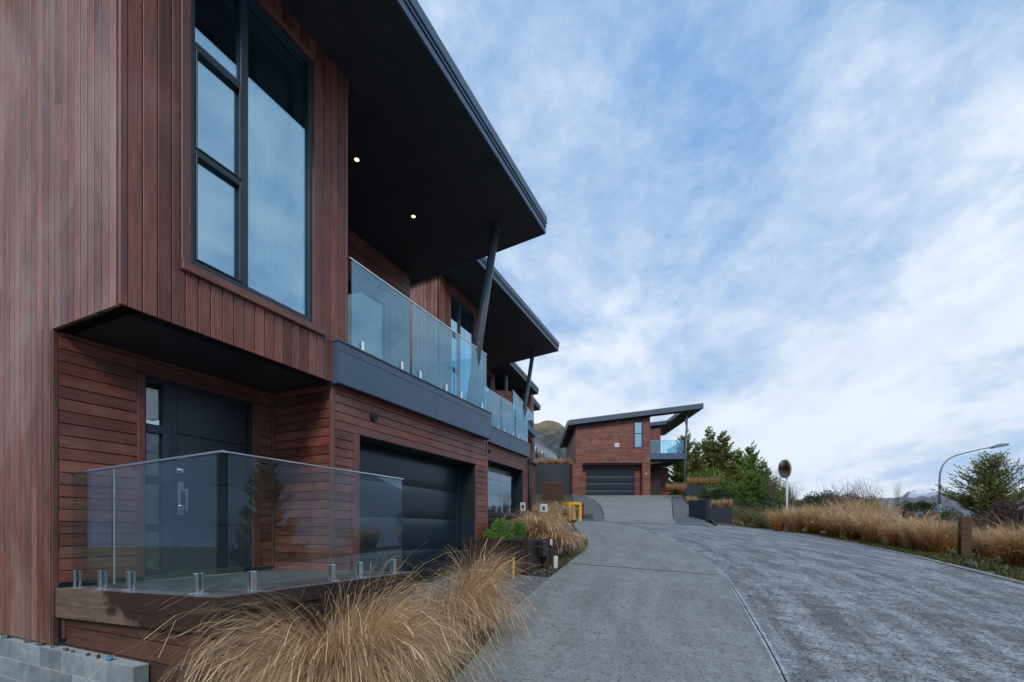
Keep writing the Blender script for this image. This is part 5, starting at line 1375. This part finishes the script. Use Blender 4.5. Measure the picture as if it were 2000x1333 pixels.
SS = shrub(53, 1.3, 1.3, 'leaf_scrub', 4200, .12, 34, ratio=.25)
SB = shrub(54, 1.4, 1.2, 'leaf_brown', 3000, .12, 30, ratio=.2)
SM = shrub(56, 3.0, 2.2, 'needles', 9000, .20, 46, ratio=.22)
SP = shrub(55, 1.2, 1.0, 'leaf_purple', 4200, .06, 34)
for k, (px_, t_, s_, dz, lab) in enumerate(((970, 9.4, .58, .40, 'bright green shrub at the left end of the dark planter'), (998, 9.8, .74, .45, 'larger bright green shrub in the dark planter'))):
    x, y, g_ = ground_at(px_, t_); tree_thing('shrub', lab, 'shrub', SG, x, y, g_ + dz, rg.random() * 6, s_)
GS = 'scrub on the bank right of the driveway'
bank = [(1420, 31, SB, .9, 'brown scrubby bush by the end of the stepped dark wall'), (1452, 28, SS, .85, 'dry olive bush at the road edge, first from the dark wall'), (1482, 27, SS, .9, 'dry olive bush at the road edge, second from the dark wall'), (1508, 26, SS, .75, 'dry olive bush at the road edge next to the first tussocks'),
        (1440, 33, SD, .9, 'dark green bush behind the dry road edge bushes, left one'), (1475, 33, SS, 1.3, 'tall pale scrub bush below the conifers'), (1505, 33, SD, 1.0, 'dark green bush at the right foot of the conifers'), (1530, 33, SD, .85, 'dark bush just left of the mirror pole'),
        (1402, 35, SD, .9, 'dark green bush above the upper dark wall'), (1415, 29, SS, .7, 'pale scrub growing between the two dark walls'), (1455, 38, SB, 1.2, 'brown twiggy bush among the conifers'), (1400, 30, SB, .8, 'brown scrub growing over the right half of the upper wall')]
bank += [(1400, 41, SM, 1.55, 'tall feathery green bush between the conifers and the upper wall'), (1450, 40, SM, 1.5, 'tall feathery green bush in the middle of the conifers'), (1488, 38, SM, 1.25, 'feathery green bush at the right foot of the conifers'), (1352, 47, SM, 1.5, 'feathery green bush behind the far house column'), (1425, 36, SM, 1.05, 'feathery green bush low behind the upper wall')]
for k, (px_, t_, pk, s_, lab) in enumerate(bank):
    x, y, g_ = ground_at(px_, t_); tree_thing('bush', lab, 'bush', pk, x, y, g_ - .05, rg.random() * 6, s_, GS)
far = [(1575, 50, SD, 1.3, 'dark green bush beyond the tussocks, first right of the mirror'), (1604, 52, SD, 1.3, 'dark green bush beyond the tussocks, second right of the mirror'), (1632, 48, SD, 1.35, 'dark green bush beyond the tussocks under the bare twigs'), (1665, 45, SD, 1.3, 'dark bush behind the middle tussocks'), (1700, 46, SB, 1.3, 'brown bush behind the tallest middle tussocks')]
for k, (px_, t_, pk, s_, lab) in enumerate(far):
    c_ = at(px_, 1036, t_); zt_ = zpx((972, 968, 968, 972, 985)[k], t_); h_ = 2.0 * s_
    tree_thing('bush', lab, 'bush', pk, c_.x, c_.y, zt_ - h_ * .9, rg.random() * 6, s_, 'bushes beyond the right verge')
for k, (px_, t_, top_, s_, lab) in enumerate(((1772, 24, 982, .36, 'glossy dark green bush behind the tussocks near the leaning bollard'), (1806, 26, 980, .34, 'dark green bush with a domed top left of the street lamp'), (1840, 27, 1000, .8, 'low dark bush at the foot of the street lamp'))):
    c_ = at(px_, 1036, t_); tree_thing('bush', lab, 'bush', SD, c_.x, c_.y, zpx(top_, t_) - 2.0 * s_ * .92, rg.random() * 6, s_, 'bushes beyond the right verge')
for k, (px_, t_, top_, s_, lab) in enumerate(((1965, 15, 1000, .7, 'purple leaved shrub below the olive conifer'), (1996, 14, 978, .8, 'purple leaved shrub at the right edge of the photo'), (1925, 15.5, 1008, .8, 'low purple brown shrub behind the tall bollard'))):
    c_ = at(px_, 1036, t_); tree_thing('shrub', lab, 'shrub', SP, c_.x, c_.y, zpx(top_, t_) - 1.2 * s_ * .9, rg.random() * 6, s_, 'purple shrubs on the right')
# bare twigs
def bare(seed, h, r, n=34, twig=9, th=.006):
    rg = random.Random(seed); T = MB()
    for _ in range(n):
        a = rg.random() * 6.283; sp = rg.random() * r; p_ = Vector((.08 * math.cos(a), .08 * math.sin(a), -.1)); pts = [p_.copy()]
        top = Vector((sp * math.cos(a), sp * math.sin(a), h * (.6 + .4 * rg.random())))
        for i in range(1, 5): pts.append(p_.lerp(top, i / 4) + Vector((rg.gauss(0, .03), rg.gauss(0, .03), .12 * h * math.sin(i / 4 * 3.14))))
        T.tube(pts, [th * (1.6 - .3 * i) for i in range(5)], 4, False)
        for _ in range(twig):
            k = rg.randrange(1, 4); q = pts[k].lerp(pts[k + 1], rg.random()); d_ = Vector((rg.gauss(0, .5), rg.gauss(0, .5), 1)).normalized() * h * (.10 + .16 * rg.random())
            T.tube([q, q + d_ * .5 + Vector((rg.gauss(0, .02), 0, 0)), q + d_], [th * .7, th * .55, th * .3], 3, False)
    c = [x for f_, c_ in zip(T.f, T.c) for _ in f_ for x in (c_[0], c_[1], c_[2], 1)]
    return mesh_raw('bare_shrub', T.v, T.f, [x for fu in T.uv for pq in fu for x in pq], c, 'twig')
BT = [bare(61, 2.4, 1.1), bare(62, 2.4, 1.3)]
for k, (px_, t_, top_, s_, lab) in enumerate(((1628, 27, 948, 1.0, 'bare twiggy shrub above the tussocks, left of three'), (1662, 26, 938, 1.05, 'tallest bare twiggy shrub above the middle tussocks'), (1690, 27, 942, 1.0, 'bare twiggy shrub above the tussocks, right of three'), (1546, 30, 940, .7, 'bare shrub behind the mirror pole'), (1510, 34, 912, 1.0, 'bare shrub at the right end of the conifers'), (1752, 30, 958, .55, 'single thin bare twigs left of the snowy mountain'))):
    c_ = at(px_, 1036, t_); put('bare_shrub', BT[k % 2], c_.x, c_.y, zpx(top_, t_) - 2.5 * s_, rg.random() * 6, s_ if k != 5 else (.25, .25, .8), lab, 'bare shrub', 'bare shrubs')
# plants on the right of the frame, seen as reflections in the porch glass and the door sidelight
for k, (x, y, s_, v) in enumerate(((11.2, 13.8, .66, 0), (14.5, 12.0, .6, 1))):
    tree_thing('conifer', ['conifer off the right of the photo, mirrored in the porch glass', 'conifer off the right of the photo, farther from the road'][k], 'tree', (CB, CB)[v], x, y, G(x, y) - .4, 1.0 * k, (s_ * .8, s_ * .8, s_))
for k, (x, y) in enumerate(((7.2, 8.2), (8.4, 10.8), (6.6, 5.6), (9.6, 8.4), (7.5, 3.2), (10.5, 5.5))):
    put('bare_shrub', BT[k % 2], x, y, G(x, y), k * 1.0, .9, f'{ordn[k]} bare shrub off the right of the photo, mirrored in the porch glass', 'bare shrub', 'bare shrubs')
for k, (x, y) in enumerate(((8.0, 7.0), (8.8, 12.0), (9.5, 10), (7.6, 5.0), (8.5, 2.5))):
    tree_thing('bush', f'{ordn[k]} brown bush off the right of the photo, mirrored in the porch glass', 'bush', SB, x, y, G(x, y) - .1, k * 1.3, 1.0, 'brown bushes off the right of the photo')
# --- low ground cover
def scatter(name, label, m, pts, leaf, seed, per=14, hgt=.10):
    rg = random.Random(seed); V, Fc, UV, C = [], [], [], []
    for x, y, z in pts:
        for _ in range(per):
            p_ = Vector((x + rg.gauss(0, .05), y + rg.gauss(0, .05), z + EYE + rg.random() * hgt * .3)); c = (rg.random(), rg.random(), 0)
            leafy(V, Fc, UV, C, p_, Vector((rg.gauss(0, .7), rg.gauss(0, .7), 1)), leaf * (.5 + rg.random()), leaf * .3, rg, c)
    o = bpy.data.objects.new(name, mesh_raw(name, V, Fc, UV, C, m)); COL.objects.link(o); tag(o, label, kind='stuff'); return o
pts = []
for _ in range(2600):
    y = 8.2 + rg.random() ** 1.2 * 16; x = re_(y) + .2 + rg.random() ** 1.5 * 2.6
    if mn.noise(Vector((x * 1.1, y * 1.1, 0))) > -.12: pts.append((x, y, G(x, y) - .06))
scatter('weeds', 'low green and dry weeds along the right kerb', 'weeds', pts, .09, 71)
pts = []
for _ in range(700):
    y = 7.9 + rg.random() * 6; a, b = -3.3 - max(0, y - 10.5) * .25, le(y) - .03
    if b > a: x = a + (b - a) * rg.random(); pts.append((x, y, G(x, y) - .02))
scatter('weeds', 'sparse small weeds in the bark bed by the lane', 'weeds', [p_ for p_ in pts if rg.random() < .45], .05, 72, 6)
pts = []
for _ in range(5200):
    px_ = 1290 + rg.random() * 300; t_ = 26.5 + rg.random() * 20; c_ = at(px_, 1036, t_); lx, ly = hloc(c_.x, c_.y)
    if c_.x > re_(min(c_.y, 27)) + .3 or c_.y > 27.4:
        if lx > smooth_tab(DR, ly) + .25: pts.append((c_.x, c_.y, G(c_.x, c_.y) - .07))
scatter('dry_grass', 'dry grass on the bank right of the driveway', 'leaf_scrub', pts, .30, 73, 6, .2)
# scattered stones in the bark bed and by the verge
V = MB(); rs = random.Random(9)
for k in range(240):
    if k < 150:
        y = 7.9 + rs.random() * 6.5; a, b = -3.3 - max(0, y - 10.5) * .3, le(y) - .06; x = a + (b - a) * rs.random(); s_ = .012 + .03 * rs.random() ** 2
    else:
        y = 9 + rs.random() * 14; x = re_(y) + .3 + rs.random() * 1.2; s_ = .03 + .09 * rs.random() ** 2
    z_ = G(x, y) - .06 if k >= 150 else G(x, y) - .02
    pr_ = [Vector((math.cos(a_) * s_ * (.7 + .6 * rs.random()), math.sin(a_) * s_ * (.7 + .6 * rs.random()), 0)) for a_ in (0, 1.1, 2.2, 3.3, 4.4, 5.4)]
    top_ = [q * .6 + Vector((0, 0, s_ * (.6 + .4 * rs.random()))) for q in pr_]; o_ = Vector((x, y, z_))
    V.face([o_ + q for q in top_]); 
    for i in range(6): j = (i + 1) % 6; V.face([o_ + pr_[i], o_ + pr_[j], o_ + top_[j], o_ + top_[i]])
tag(V.build('stones', 'stone'), 'small grey stones along the bed and verge edges', kind='stuff')

# ------------------------------------------------------------------ air
HZ = bpy.data.materials.new('haze'); HZ.use_nodes = True
t = NT(HZ.node_tree); t.n.clear()
o_ = t.new('ShaderNodeOutputMaterial'); v_ = t.new('ShaderNodeVolumePrincipled')
v_.inputs['Color'].default_value = (.80, .88, 1, 1); v_.inputs['Density'].default_value = 1.8e-5; v_.inputs['Anisotropy'].default_value = .2
t.link(v_.outputs[0], o_.inputs['Volume'])
M['haze'] = HZ
LIM = max(abs(gx[0]), gx[-1], abs(gy[0]), gy[-1]) + 50
tag(MB().box(-LIM, LIM, -LIM, LIM, -120, 760).build('haze', 'haze'), kind='stuff')

# leaf litter and grit along the paving edges
pts = []; rl_ = random.Random(88)
for _ in range(420):
    y = 3.6 + rl_.random() ** 1.3 * 16
    if rl_.random() < .55: x = re_(y) - abs(rl_.gauss(0, .10)) - .01
    elif rl_.random() < .6: x = le(y) + abs(rl_.gauss(0, .12)) + .01
    else: x = le(y) + (re_(y) - le(y)) * rl_.random()
    pts.append((x, y, G(x, y) + .003))
scatter('leaf_litter', 'scraps of dead leaf and straw on the paving', 'leaf_brown', pts, .028, 89, 1, .01)

pts = []
for _ in range(5200):
    x, y = 4.6 + rl_.random() * 22, -4 + rl_.random() * 34
    if x > re_(min(y, 27)) + 2.2 and mn.noise(Vector((x * .35, y * .35, 3))) > -.25: pts.append((x, y, G(x, y) - .07))
scatter('dry_grass', 'rough dry grass on the slope beyond the right verge', 'leaf_scrub', pts, .15, 91, 9, .15)
